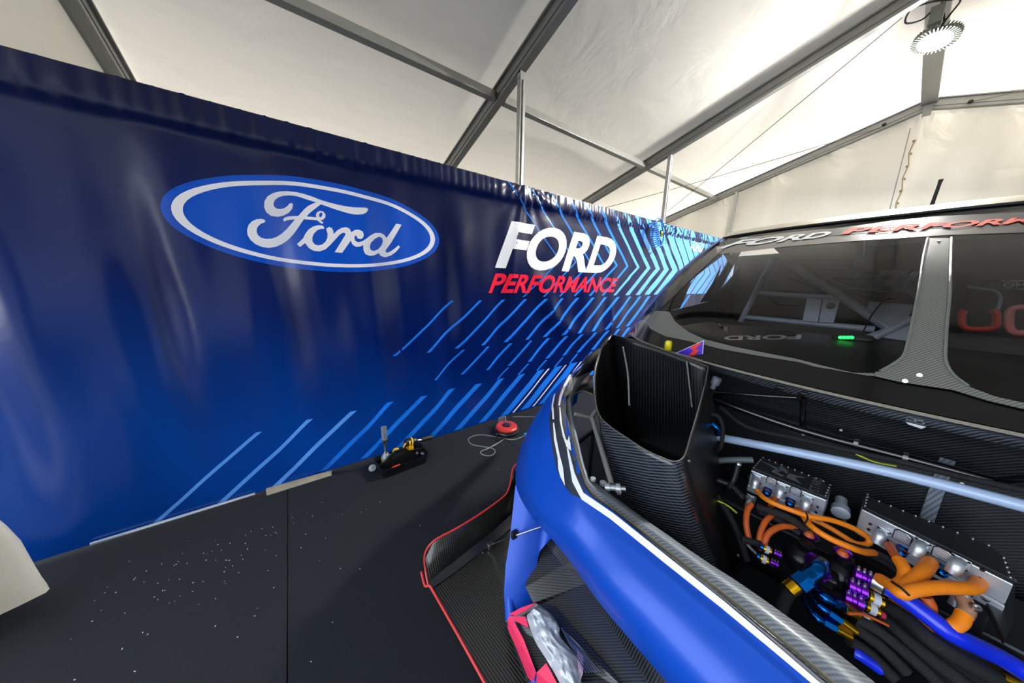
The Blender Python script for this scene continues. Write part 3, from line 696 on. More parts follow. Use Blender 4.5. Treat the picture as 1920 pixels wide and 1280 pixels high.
tube('harness_tube', [PX(1815, 537, 2.8), PX(1862, 545, 2.78), PX(1876, 560, 2.75), PX(1868, 590, 2.72)], .006, m_cage, car, seg=8)
tube('interior_cable', [PX(1712, 505, 3.0), PX(1660, 560, 2.95), PX(1635, 590, 2.9), PX(1615, 628, 2.8)], .004, m_dark, car, seg=6)
# blue reflection in the windscreen, modelled as coloured tubes and rings
tube('reflection_streak', [PX(1622, 450, 3.0), PX(1618, 484, 3.0), PX(1606, 488, 3.0), PX(1604, 500, 3.0)], .004, M('reflection_blue', '#2f6fc0', .4), car, seg=6)
ringpx('reflection_ring', 1605.5, 511, 7, 6, 3.0, .006, M('reflection_blue', '#2f6fc0', .4), sq=2)
ringpx('reflection_ring', 1609, 493, 8, 5, 3.0, .004, M('reflection_blue', '#2f6fc0', .4), sq=2)
# inner side panel with two slim quarter windows cut through it
tris = [[PY(px, py, 1.10) for px, py in t] for t in ([(1241,579),(1292,533),(1298,526),(1283,560),(1276,577),(1255,583)], [(1313,567),(1338,528),(1353,495),(1345,530),(1331,565)])]
outer_p = [Vector((2.0, 1.10, 1.0)), Vector((4.0, 1.10, 1.0)), Vector((4.0, 1.10, 1.93)), Vector((2.85, 1.10, 1.93)), Vector((2.0, 1.10, 1.22))]
allp = [outer_p] + tris; bm = bmesh.new(); vv = [bm.verts.new(p) for P_ in allp for p in P_]
for t in tessellate_polygon(allp):
    try: bm.faces.new([vv[i] for i in t])
    except ValueError: pass
isp = fin('inner_side_panel', bm, m_int, car)
m_qg = glassmat('quarter_glass', (.9, .9, .92), .8)
for t in tris: prism('quarter_window', t, (0, .004, 0), m_qg, isp)
# status light on the dash
sl_ = box('status_light', PX(1598, 634, 2.60), (.04, .16, .025), m_black, car, bevel=.008)
for k in range(4): 
    c_ = PX(1576 + 7 * k, 632.5, 2.575); lathe('green_led', [(.010, 0), (.008, .006)], c_, (-1, 0, .1), M('green_glow', '#20ff60', .4, emis='#12f050', estr=3), sl_, 8)

# ---- nose: rim of the opening round to the crease of the lower edge
NS = [  # rim (px,py,z) | mid | outer silhouette/crease | lower tuck
 ((1128,652,1.08), (1112,662,1.08), (1092,678,1.03), (1.50,1.24,.80)),
 ((1104,672,1.04), (1090,688,1.03), (1064,712,.96), (1.38,1.25,.74)),
 ((1075,702,.99), (1060,719,.97), (1033,737,.86), (1.25,1.25,.68)),
 ((1060,741,.95), (1040,763,.92), (1000,787,.75), (1.14,1.23,.60)),
 ((1064,790,.915),(1031,812,.87), (975,843,.62), (1.06,1.19,.52)),
 ((1076,840,.88), (1034,868,.80), (967,905,.54), (.98,1.10,.46)),
 ((1089,888,.85), (1048,930,.76), (990,958,.56), (.95,1.0,.44)),
 ((1104,925,.825),(1072,980,.75), (1036,1012,.58), (.93,.88,.44)),
 ((1158,964,.81), (1115,1025,.745),(1075,1060,.585),(.90,.72,.44)),
 ((1262,1050,.80),(1190,1110,.745),(1118,1122,.59), (.88,.55,.44)),
 ((1365,1132,.80),(1280,1195,.745),(1178,1195,.60), (.86,.38,.44)),
 ((1469,1220,.80),(1370,1290,.745),(1252,1281,.60), (.85,.20,.44)),
 ((1600,1335,.80),(1500,1440,.745),(1400,1460,.60), (.85,.0,.44)),
]
rows = []
for a, b, c, dlow in NS:
    A, B_, Cc = PZ(*a), PZ(*b), PZ(*c); rows.append([A, A.lerp(B_, .5) + Vector((0, 0, .006)), B_, B_.lerp(Cc, .5) + Vector((-.008, .008, .01)), Cc, Vector(dlow).lerp(Cc, .55) , Vector(dlow)])
# smooth the rows round the corner
def dense(rows, n=5):
    cols = [catmull([r_[k] for r_ in rows], n) for k in range(len(rows[0]))]; return [[c_[i] for c_ in cols] for i in range(len(cols[0]))]
drows = dense(rows)
shell = loft('nose_shell', drows, m_paint, car)
# carbon flange inside the rim, going right round
FI = [(1150,640),(1126,668),(1090,703),(1071,741),(1078,790),(1089,845),(1100,884),(1113,902),(1200,966),(1315,1046),(1395,1098),(1545,1205),(1690,1318)]
frows = []
for (a, _, _, _), q in zip(NS, FI):
    A = PZ(*a); z = a[2] - .012; I = PZ(q[0], q[1], z - .01); frows.append([A + Vector((0, 0, .002)), A.lerp(I, .25) + Vector((0, 0, -.016)), A.lerp(I, .38) + Vector((0, 0, -.016)), A.lerp(I, .5), I, I + Vector((.01, -.004, -.05))])
flange = loft('opening_flange', dense(frows), m_cfg, car)
shb = bvh_of([shell, flange])
# seal running in the groove
tube('rubber_seal', [r_[1].lerp(r_[2], .5) + Vector((0, 0, .006)) for r_ in dense(frows, 3)], .0045, M('yellowed_seal', '#6b6752', .7), car, seg=6, sm=0)
# white pinstripe along the rim and the black decal with white flashes
strip_o = [(1095,938),(1092,934)]
lay('rim_stripe', flat_bm([[(1064,842),(1067,842),(1079,888),(1095,925),(1152,965),(1260,1052),(1363,1134),(1467,1222),(1550,1294),(1533,1294),(1455,1228),(1352,1142),(1249,1060),(1144,974),(1092,938),(1075,905)]], 12), shb, .007, m_white, shell)
m_cfn = carbon('nose_decal_carbon', '#1c2026', '#3c434d', 120, .3, (1, 1, .4), sharp=1.2)
lay('corner_decal', flat_bm([[(1068,705),(1052,728),(1036,755),(1031,785),(1033,815),(1037,845),(1045,880),(1057,908),(1072,927),(1088,934),(1100,936),(1092,903),(1086,875),(1075,832),(1066,790),(1062,755),(1075,712),(1096,686)]], 10), shb, .004, m_cfn, shell)
for q in ([(1069,703),(1058,724),(1050,745),(1048,762),(1050,763),(1053,747),(1060,727),(1072,704)],
          [(1049,765),(1051,766),(1055,800),(1062,825),(1066,828),(1068,818),(1073,847),(1064,840),(1056,818),(1050,790)],
          [(1040,742),(1043,739),(1039,762),(1040,788),(1037,788),(1036,762)],
          [(1038,795),(1040,794),(1045,825),(1052,856),(1058,877),(1062,912),(1053,895),(1049,880),(1048,860),(1040,825)]):
    lay('white_flash', flat_bm([q], 8), shb, .0085, m_white, shell)
# blue upright from the corner down to the splitter, with inner wall of the intake
XU = None
def quadlist(name, rows, mat, par=car, **k): return loft(name, rows, mat, par, **k)
up_out = [PZ(967,903,.54), PZ(961,960,.44), PZ(956,1010,.33), PZ(948,1060,.25), PZ(945,1110,.17), PZ(948,1150,.10), PZ(953,1168,.07)]
up_in  = [PZ(975,915,.54), PZ(1003,958,.46), PZ(1009,1000,.36), PZ(992,1052,.27), PZ(985,1095,.20), PZ(990,1118,.15), PZ(998,1136,.12)]
quadlist('corner_upright', [[a, a.lerp(b, .5) + Vector((-.012, .004, 0)), b, b + Vector((.05, -.01, 0))] for a, b in zip(up_out, up_in)], m_paint)
# outer side skin behind the upright (towards the wheel)
quadlist('upright_flare', [[PZ(1009,1000,.36), PZ(1035,975,.40), PZ(1052,985,.44)], [PZ(992,1052,.27), PZ(1006,1040,.28), PZ(1030,1012,.36)]], m_paint)
# thin blue lower lip under the lamp panel
lipb = [PZ(945,1110,.14), PZ(948,1165,.085), PZ(965,1215,.08), PZ(990,1275,.08), PZ(1015,1330,.08)]
quadlist('lower_lip', [[p, p + Vector((.012, -.012, .035)), p + Vector((.03, -.02, .03))] for p in lipb], m_paint)
# intake ramp (ribbed carbon) with a crease across it
ramp = [[PZ(985,1100,.20), PZ(1010,1000,.30), PZ(1060,960,.42)],
        [PZ(1000,1130,.17), PZ(1055,1060,.27), PZ(1110,1040,.40)],
        [PZ(1010,1135,.16), PZ(1095,1095,.24), PZ(1170,1100,.40)],
        [PZ(1110,1330,.12), PZ(1220,1290,.20), PZ(1300,1260,.40)],
        [PZ(1300,1600,.12), PZ(1420,1500,.20), PZ(1520,1450,.40)]]
quadlist('intake_ramp', ramp, m_cf, smooth=False)
quadlist('intake_back', [[r_[2] + Vector((.02, 0, -.02)), r_[2] + Vector((.06, 0, .25))] for r_ in ramp], m_cfd)
# lamp panel: carbon bed, magenta tape, film-covered lens, slatted trim
lm = prism('lamp_bed', [PZ(*q) for q in [(948,1165,.10),(990,1135,.16),(1005,1130,.18),(1040,1135,.19),(1075,1175,.19),(1130,1235,.19),(1180,1300,.19),(1060,1360,.10),(985,1265,.09)]], (0, 0, -.02), m_cf, car, label='carbon lamp housing')
def lampz(px, py): return .125 + .075 * max(0, min(1, ((px - 950) * .8 - (py - 1165) * .42) / 75)) + .012
def lam(name, poly, dz, mat, th=.004, label=None):
    pts = [PZ(px, py, lampz(px, py) + dz) for px, py in poly]; return prism(name, pts, (0, 0, th), mat, lm, label=label)
lam('magenta_tape', [(952,1160),(957,1156),(962,1162),(982,1200),(1005,1262),(1000,1278),(990,1270),(968,1215),(952,1178)], .004, m_mag)
lam('magenta_tape', [(957,1156),(985,1157),(991,1177),(960,1160)], .008, m_mag)
lam('magenta_tape', [(955,1152),(975,1141),(997,1133),(1006,1131),(985,1145),(968,1154)], .010, m_mag)
lam('magenta_tape', [(1006,1262),(1024,1244),(1046,1285),(1050,1300),(1005,1300)], .006, m_mag)
fm = bmesh.new(); N1 = 14
LL = [(990,1150),(988,1157),(995,1180),(1005,1205),(1022,1232),(1040,1262),(1060,1300)]; RR = [(1010,1133),(1032,1150),(1048,1172),(1052,1195),(1082,1232),(1088,1262),(1092,1300)]
L3 = catmull([Vector((*p, 0)) for p in LL], 4); R3 = catmull([Vector((*p, 0)) for p in RR], 4); frw = []
for a, b in zip(L3, R3):
    row = []
    for k in range(N1 + 1):
        t = k / N1; q = a.lerp(b, t); row.append(PZ(q.x, q.y, lampz(q.x, q.y) + .012 + .028 * math.sin(PI * t) + .008 * random.uniform(-1, 1)))
    frw.append(row)
loft('film_covered_lens', frw, m_clear, lm)
for k in range(16):                                   # slats beside the lens
    t = k / 16; a = (1053 + t * 55, 1178 + t * 58); q = [(a[0], a[1]), (a[0] + 1.7, a[1] + 1.8), (a[0] + 1.7 + 2, a[1] + 20), (a[0] + 2, a[1] + 18)]
for k in range(6):
    o_ = k * 3.2; lam('trim_slat', [(1052 + o_, 1178 + o_ * 1.1), (1053.6 + o_, 1178 + o_ * 1.1), (1100 + o_ * 1.6, 1262 - o_ * .2), (1098 + o_ * 1.6, 1262 - o_ * .2)], .014, m_steel, .004)
lam('tape_wedge', [(1081,1214),(1094,1229),(1093,1262),(1086,1282),(1083,1240)], .016, M('film_edge', '#a98fa6', .3), .002)

# ---- splitter with red edge, endplate, stay
SPL = [(803,1098),(820,1122),(860,1192),(910,1282),(960,1375)]
sp_pts = [PZ(px, py, .055) for px, py in SPL] + [Vector((.50, -.2, .055)), Vector((1.3, -.2, .055)), Vector((1.4, 1.0, .055)), PZ(975,930,.055), PZ(950,990,.055), PZ(905,1018,.055)]
spl = prism('splitter', sp_pts, (0, 0, -.012), m_cfv, car)
tube('splitter_edge', [PZ(790,1072,.07), PZ(797,1098,.055), PZ(806,1098,.062)] + [PZ(px, py, .055) for px, py in SPL[1:]] + [Vector((.50, -.4, .055))], .006, m_redt, spl, seg=8, sm=3)
eb = [(803,1096), (835,1070), (900,1020), (945,985), (962,960)]
et = [(797,1045), (840,995), (900,958), (942,928), (960,890)]
ep = bmesh.new()
EB = [PZ(px, py, .06) for px, py in [(803,1096),(840,1068),(885,1032),(925,1000),(960,968)]]
ET = [PZ(797,1048,.17), PZ(812,1016,.24), PZ(860,988,.26), PZ(905,960,.265), PZ(938,936,.265)]
EM = [a.lerp(b, .5) for a, b in zip(EB, ET)]
rows = [[a, m_, b] for a, m_, b in zip(EB, EM, ET)]
rows.append([PZ(972,950,.07), PZ(964,905,.2), PZ(957,912,.29)]); rows.append([PZ(985,930,.08), PZ(972,900,.2), PZ(962,874,.34)])
endp = loft('endplate', rows, m_cfv, car, smooth=True, solid=.005)
tube('endplate_edge', [EB[0], PZ(798,1070,.1), PZ(796,1046,.16), PZ(799,1032,.2), PZ(808,1019,.235), PZ(822,1008,.25), PZ(860,988,.262), PZ(905,960,.267), PZ(938,936,.267), PZ(950,924,.275), PZ(957,905,.30), PZ(961,880,.33), PZ(968,870,.35)], .0055, m_redt, endp, seg=8, sm=4)
quadlist('endplate_fillet', [[EB[i].lerp(ET[i], .13), EB[i] + Vector((.012 + .006 * i, -.03 - .006 * i, .003))] for i in range(5)], m_cf)
tube('splitter_stay', [PZ(920,1021,.075), PZ(945,1011,.2), PZ(965,1001,.31)], .004, m_steel, car, seg=8, sm=0)
box('stay_bracket', PZ(919,1022,.075), (.035, .03, .035), m_steel, car, bevel=.006)
for q in ((905,1036),(897,1037),(888,1040)): lathe('screw', [(.006, 0), (.005, .005)], PZ(*q, .058), (0, 0, 1), m_steel, spl, 8)
tube('inner_stay', [PZ(968,1003,.36), PZ(1000,992,.42), PZ(1018,986,.46)], .004, m_steel, car, seg=8, sm=0)
box('stay_clevis', PZ(964,1002,.36), (.03, .02, .04), m_dark, car, bevel=.004)
box('corner_strut', PZ(1002,972,.40), (.02, .015, .14), m_mach, car, bevel=.003)

# ================================================================ engine bay
# firewall, flanges, floor and dark side
fw = []
for k in range(13):
    y = 1.15 - 2.5 * k / 12; fw.append([(1.72 + .12 * (abs(y - YC) / 1.3) ** 2, y, 1.15), (1.88, y, 1.12), (1.93, y, .95), (1.95, y, .2)])
firew = loft('firewall', fw, carbon('firewall_carbon', '#060709', '#2a2e34', 95, .35, (0, 1, 1.2), coat=.3), car, smooth=False)
loft('cowl_flange', [[p + Vector((-.004, 0, -.012)), p + Vector((.022, 0, -.03)), p + Vector((.03, 0, -.055)), p + Vector((.06, 0, -.06))] for p in Bc], carbon('flange_carbon', '#15161a', '#5b6068', 100, .3, (0, 1, 1)), car)
for y in (-.335, .06):
    box('firewall_tape', (1.928, y - .25, .78), (.012, .035, .6), m_cfg, firew, bevel=.002)
box('bay_floor', (1.42, -.1, .2), (.95, 1.9, .02), m_matte, car)
box('battery_case', (1.72, -.1, .42), (.28, 1.0, .34), m_blkalu, car, bevel=.01)
box('gearbox_case', (1.35, .0, .32), (.28, .5, .2), M('dark_casting', '#22252a', .5, .6, noise=.3), car, bevel=.02)
# tubes across
def T(name, pts, r, mat, par=car, sm=3, seg=12, mode='x'):
    P = []
    for q in pts: P.append(PX(q[0], q[1], q[2]) if mode == 'x' else PZ(q[0], q[1], q[2]))
    return tube(name, P, r, mat, par, seg=seg, sm=sm)
T('cross_tube', [(1335,817,1.70), (1500,849,1.70), (1700,892,1.70), (1950,956,1.70)], .0195, m_tubew)
bt = T('chassis_tube', [(1340,750,1.79), (1500,805,1.79), (1700,858,1.79), (1868,904,1.79)], .0165, m_tubeb)
T('chassis_tube', [(1335,736,1.74), (1500,746,1.72)], .009, m_tubeb)
T('chassis_tube', [(1506,745,1.73), (1505,800,1.79)], .011, m_tubeb)
T('chassis_tube', [(1862,902,1.79), (1960,893,1.75)], .012, m_tubeb)
for q in ((1605,831), (1697,857)):
    p = PX(q[0], q[1], 1.79); lathe('hose_clamp', [(.0185, -.006), (.0185, .006)], p, (0, 1, 0), m_steel, bt, 16); box('clamp_screw', p + Vector((-.018, 0, .004)), (.01, .014, .01), m_steel, bt, bevel=.001)
T('wiring_loom', [(1350,762,1.80), (1400,800,1.78), (1500,823,1.77), (1600,846,1.77), (1700,868,1.76), (1800,893,1.76), (1950,925,1.74)], .010, m_braid)
T('yellow_wire', [(1605,851,1.765), (1640,866,1.755), (1681,874,1.76)], .0035, M('yellow_wire', '#b8d21e', .5), sm=4, seg=8)
for q in ((1506,814), (1577,806), (1803,906)): lathe('screw', [(.006, 0), (.005, .005)], PX(q[0], q[1], 1.90), (-1, 0, .1), m_steel, firew, 10)
# latch plate on the cowl flange, hooks, connector, blue fitting
lp = prism('latch_plate', [PX(*q, 1.685) for q in [(1697,778),(1738,789),(1736,801),(1728,804),(1702,795),(1695,788)]], (.004, 0, 0), m_mach, car, .001)
for q in ((1708,786),(1724,792)):
    bm = bmesh.new(); a = PX(*q, 1.68); add_tube(bm, [a + Vector((0, .009 * math.cos(t * PI / 6), .006 * math.sin(t * PI / 6))) for t in range(13)], .002, 6, 0, False); fin('latch_hole', bm, m_steel, lp)
for q in ((1462,735), (1505,746)): T('loom_hook', [(q[0] - 8, q[1] + 2, 1.70), (q[0] - 4, q[1] - 9, 1.69), (q[0] + 8, q[1] - 7, 1.69)], .007, m_black, sm=4)
cpl = lathe('grey_plug', [(.016, 0), (.020, .004), (.020, .035), (.012, .037), (.012, .06)], PX(1346, 708, 1.62), (-.1, .25, -1), M('grey_plastic', '#5a5f68', .45), car, 12)
T('plug_lead', [(1338,728,1.64), (1334,745,1.66), (1338,765,1.7)], .005, m_dark, sm=4, seg=8)
T('blue_elbow', [(1335,795,1.55), (1344,802,1.55), (1345,815,1.56)], .012, m_blue, sm=4)
T('black_hose_loop', [(1330,775,1.58), (1348,782,1.58), (1355,805,1.58), (1352,835,1.58), (1343,845,1.6)], .009, m_braid, sm=4)
T('grey_tube', [(1335,866,1.62), (1360,862,1.62), (1412,862,1.66)], .014, M('dull_grey_tube', '#5f6a6d', .5), sm=2)
T('grey_pipe', [(1345,900,.74), (1370,910,.74), (1395,935,.72)], .012, m_blkalu, mode='z')
T('lever_arm', [(1383,873,1.5), (1375,900,1.48), (1366,915,1.45)], .010, m_blkalu)
lathe('lever_pin', [(.010, 0), (.010, .012), (.005, .016)], PX(1385, 871, 1.48), (-.6, 0, .8), m_steel, car, 10)

def inverter(yl, yr, xf0, xf1, xb0, xb1, zt, logo, par=car):
    """finned power box: black lid, machined body; yl/yr are the ends, xf/xb the front/back edge at each end"""
    root_pts = [(xf0, yl), (xb0, yl), (xb1, yr + .03), (xb1 - .05, yr - .0), (xf1, yr)]
    bm = bmesh.new(); add_prism(bm, [Vector((x, y, zt - .012)) for x, y in root_pts], (0, 0, -.07))
    body = fin('inverter', bm, m_mach, par, bevel=.003, label='machined power box with black lid')
    bm = bmesh.new(); add_prism(bm, [Vector((x + (.004 if i in (0, 4) else -.002), y, zt)) for i, (x, y) in enumerate(root_pts)], (0, 0, -.012)); fin('lid', bm, m_blkalu, body, bevel=.002)
    n = 9; 
    for k in range(n + 1):
        t = k / n
        for (x0, x1) in ((xb0 - .008, xb1 - .008),):
            lathe('lid_screw', [(.0035, 0), (.003, .003)], (x0 + (x1 - x0) * t, yl + (yr + .035 - yl) * t - .008, zt), (0, 0, 1), m_steel, body, 6)
    for x_, y_ in ((xf0, yl), (xf1, yr)):
        for k in range(5): lathe('lid_screw', [(.0035, 0), (.003, .003)], (x_ + .012 + .026 * k, y_ + (.006 if y_ == yr else -.006), zt), (0, 0, 1), m_steel, body, 6)
    bm = bmesh.new(); add_prism(bm, [(xf0 - .008, yl, zt - .082), (xb0, yl, zt - .082), (xb1, yr, zt - .082), (xf1 - .008, yr, zt - .082)], (0, 0, -.03)); fin('mounting_rail', bm, m_mach, body, bevel=.003)
    bm = bmesh.new(); add_prism(bm, [(xf0 + .012, yl - .01, zt - .11), (xb0, yl - .01, zt - .11), (xb1, yr + .01, zt - .11), (xf1 + .012, yr + .01, zt - .11)], (0, 0, -.12)); fin('lower_case', bm, m_blkalu, body, bevel=.004)
    return body
inv1 = inverter(.295, .058, 1.585, 1.595, 1.74, 1.735, .80, True)
inv2 = inverter(-.028, -.315, 1.64, 1.555, 1.745, 1.725, .80, False)
i1x = lambda py: 0
def front_x(px, inv):                                # x of the machined front face where this pixel meets it
    (ya, xa), (yb, xb) = (((.295, 1.585), (.058, 1.595)) if inv == 1 else ((-.028, 1.64), (-.315, 1.555)))
    return ya, xa, yb, xb
def FP(px, py, inv, off=0):
    ya, xa, yb, xb = front_x(px, inv); k = ray(px, py); A = Vector((xa, ya, 0)); D = Vector((xb - xa, yb - ya, 0)); n = Vector((-D.y, D.x, 0)).normalized()
    if n.x > 0: n = -n
    t = (A - EYE).dot(n) / k.dot(n); return EYE + k * t + n * off, n
def connector(px, py, inv, par, r=.014, down=(0, 0, -1)):
    p, n = FP(px, py, inv)
    bm = bmesh.new(); fr = frame(n); add_box(bm, p + n * .003, (.006, .036, .036), fr); fl_ = fin('connector', bm, m_mach, par, bevel=.002)
    bm = bmesh.new(); e = p + n * .028; q = e + (n * .35 + Vector(down)).normalized() * .03
    add_tube(bm, [p, e, q], r, 14, 5); fin('elbow', bm, m_mach, fl_, smooth=True) if False else None
    bm2 = bm; fin('connector_elbow', bm2, m_mach, par, smooth='auto')
    for dy, dz in ((1, 1), (-1, 1), (1, -1), (-1, -1)):
        lathe('flange_screw', [(.0035, 0), (.003, .003)], p + fr.col[1] * .014 * dy + fr.col[2] * .014 * dz + n * .006, n, m_dark, par, 6)
    return q
def plate(px, py, inv, par, w=.034):
    p, n = FP(px, py, inv); fr = frame(n); bm = bmesh.new()
    oc = [(-.5, -.5), (.5, -.5), (.5, .3), (.2, .5), (-.3, .5), (-.5, .3)]
    add_prism(bm, [p + fr.col[1] * w * a + fr.col[2] * w * b + n * .001 for a, b in oc], n * .004); fin('cover_plate', bm, M('satin_plate', '#d4dbe6', .35, .8), par, bevel=.001)
    bm = bmesh.new()
    add_prism(bm, [p + fr.col[1] * w * 1.16 * a + fr.col[2] * w * 1.16 * b + n * .0004 for a, b in oc], n * .002); fin('plate_gasket', bm, m_dark, par)
    for s in (-1, 0, 1): 
        bm = bmesh.new(); add_box(bm, p + n * .0055 + fr.col[2] * .006 * s, (.0012, .018, .002), fr); fin('engraved_line', bm, m_steel, par)
def gland(px, py, inv, par):
    p, n = FP(px, py, inv); ax = (n + Vector((0, 0, -.7))).normalized()
    lathe('cable_gland', [(.012, -.004), (.016, .0), (.016, .010), (.013, .011), (.015, .013), (.015, .024), (.011, .03)], p, ax, m_blue, par, 12)
    lathe('gland_ring', [(.0155, 0), (.0155, .006)], p + ax * .006, ax, m_orgb, par, 12)
for q in ((1420,897), (1466,914), (1514,936)): connector(*q, 1, inv1)
for q in ((1447,901), (1492,920)): plate(*q, 1, inv1, .030)
for q in ((1440,917), (1483,937)): gland(*q, 1, inv1)
connector(1408, 934, 1, inv1, .012)
for q in ((1658,999), (1731,1021), (1801,1053)): connector(*q, 2, inv2, .016)
for q in ((1693,1006), (1768,1039)): plate(*q, 2, inv2, .036)
for q in ((1694,1028), (1770,1064)): gland(*q, 2, inv2)
connector(1806, 1114, 2, inv2, .015)
for inv, par, L in ((1, inv1, [(1409,886),(1404,893),(1533,950),(1530,960)]), (2, inv2, [(1632,982),(1629,992),(1838,1084),(1842,1068)])):
    for q in L: p, n = FP(*q, inv); lathe('face_screw', [(.005, 0), (.004, .004)], p, n, m_dark, par, 8)
# engraved star and lettering on the first lid
def LID(px, py): return PZ(px, py, .8006)
def lidpoly(poly, par): prism('engraving', [LID(1340 + x / 4.924, 840 + y / 4.924) for x, y in poly], (0, 0, .0006), M('engraved_grey', '#7b8188', .4, .5), par)
for pl in ([(425,115),(590,185),(610,155),(680,215),(672,238),(620,205),(575,225),(640,250),(620,262),(525,215),(560,190)], [(690,232),(840,275),(740,268),(800,330),(660,265)], [(600,178),(612,185),(590,210),(578,204)]): lidpoly(pl, inv1)
bm = text_bm('STARD', .0); qm = quadmap([(968,395),(905,425),(880,360),(985,275)]); 
bm.free(); bm = text_bm('STARD', .01); qm = quadmap([(965,412),(998,285),(915,262),(868,382)])
for v in bm.verts: x, y = qm(v.co.x, v.co.y); v.co = LID(1340 + x / 4.924, 840 + y / 4.924) + Vector((0, 0, .0006))
fin('lid_lettering', bm, MAT['engraved_grey'], inv1)
# side bracket plates with bolts at the right end
br = prism('end_bracket', [PZ(*q, .70) for q in [(1862,1062),(1905,1085),(1900,1175),(1885,1200),(1850,1130)]], (0, 0, -.02), m_blkalu, car, .003)
for q in ((1845,1066),(1866,1110),(1893,1087),(1848,1122),(1828,1140)): lathe('cap_screw', [(.011, 0), (.011, .008), (.006, .009), (.006, .005)], PZ(*q, .705), (-.3, 0, 1), m_steel, br, 12)
can = lathe('coolant_canister', [(.018, 0), (.018, .05), (.024, .052), (.027, .055), (.027, .085), (.02, .088), (.006, .088)], PZ(1577, 936, .74), (-.75, -.08, -.15), M('bright_canister', '#aeb6c4', .45, .4), car, 20)
lathe('canister_bolt', [(.006, 0), (.006, .006)], PZ(1584, 976, .70), (-.75, -.08, .2), m_dark, can, 8)

# cables and hoses: pixel x, pixel y, height
m_gstk = M('grime_orange', '#b0742a', .6)
def hv(pts, r, mat=m_org, name='high_voltage_cable', par=car, seg=12): return T(name, pts, r, mat, par, sm=6, seg=seg, mode='z')
hv([(1418,905,.735),(1420,920,.73),(1440,938,.74),(1480,955,.745),(1520,968,.745),(1560,975,.74),(1600,990,.72),(1626,1006,.70),(1628,1019,.68),(1606,1019,.67),(1580,1004,.67),(1550,986,.68),(1512,968,.69)], .0095)
hv([(1505,965,.72),(1520,985,.73),(1550,1006,.73),(1590,1024,.72),(1618,1034,.70),(1640,1036,.68)], .0105)
hv([(1465,928,.73),(1452,935,.71),(1445,950,.69)], .010, m_orgb); hv([(1514,950,.73),(1503,957,.72),(1494,955,.71)], .011, m_orgb)
hv([(1409,944,.71),(1401,958,.69),(1399,980,.66),(1402,1000,.63),(1408,1020,.60)], .0105, m_orgb)
hv([(1452,962,.69),(1437,975,.68),(1427,995,.65),(1424,1015,.62),(1430,1032,.60)], .010, m_orgb)
hv([(1492,988,.68),(1465,987,.68),(1443,998,.66),(1434,1015,.63),(1434,1030,.60)], .0105, m_orgb)
# right-hand bundle
def joint(pts, r, par): 
    o = hv(pts, r, m_clearj, 'heatshrink_sleeve'); return o
m_clearj = M('clear_sleeve', '#b48a6c', .3, coat=.5)
a_ = hv([(1668,1022,.73),(1678,1040,.74),(1690,1052,.745)], .0125, m_orgb); 
hv([(1686,1050,.745),(1697,1070,.74),(1695,1088,.725),(1684,1098,.72)], .0165)
hv([(1742,1040,.73),(1744,1052,.74)], .016, m_clearj); hv([(1744,1054,.745),(1732,1070,.75),(1712,1088,.74),(1700,1100,.73),(1680,1106,.71)], .0175)
hv([(1812,1068,.73),(1826,1078,.74),(1834,1092,.74)], .017, m_clearj); hv([(1836,1090,.745),(1826,1101,.75),(1800,1102,.755),(1760,1101,.755),(1715,1106,.745),(1690,1112,.73),(1672,1098,.72),(1652,1086,.70)], .0165)
hv([(1808,1124,.70),(1813,1140,.69),(1808,1152,.68)], .017, m_clearj); hv([(1808,1150,.68),(1798,1168,.66),(1775,1176,.64),(1740,1170,.61),(1700,1150,.59),(1670,1130,.58)], .0165)
hv([(1735,1118,.68),(1743,1135,.66),(1740,1152,.63),(1725,1165,.60)], .015, m_orgb)
hv([(1716,1180,.60),(1745,1197,.58),(1780,1215,.56)], .012, m_orgb)
hv([(1590,1150,.60),(1620,1152,.60),(1665,1172,.58)], .004, m_orgb)
bt2 = M('black_tie', '#0b0b0b', .4)
hv([(1512,962,.762),(1514,972,.762),(1507,984,.745)], .003, bt2, 'cable_tie', seg=6); hv([(1672,1090,.765),(1690,1102,.77),(1705,1116,.76)], .0035, bt2, 'cable_tie', seg=6)
# blue silicone hose
hs = hv([(1640,1088,.66),(1665,1102,.66),(1700,1125,.655),(1740,1155,.645),(1780,1185,.63),(1830,1210,.60),(1880,1235,.57),(1925,1262,.55)], .0245, m_hoseb, 'silicone_hose', seg=16)
lathe('hose_clamp', [(.0265, -.012), (.0265, .012)], PZ(1647, 1093, .66), PZ(1665, 1102, .66) - PZ(1640, 1088, .66), m_steel, hs, 18)
lathe('hose_clamp', [(.0255, -.006), (.0255, .006)], PZ(1657, 1098, .66), PZ(1665, 1102, .66) - PZ(1640, 1088, .66), m_dark, hs, 18)
hv([(1602,1222,.50),(1612,1228,.50),(1630,1240,.49),(1650,1254,.48)], .015, m_hoseb, 'silicone_hose', seg=14)
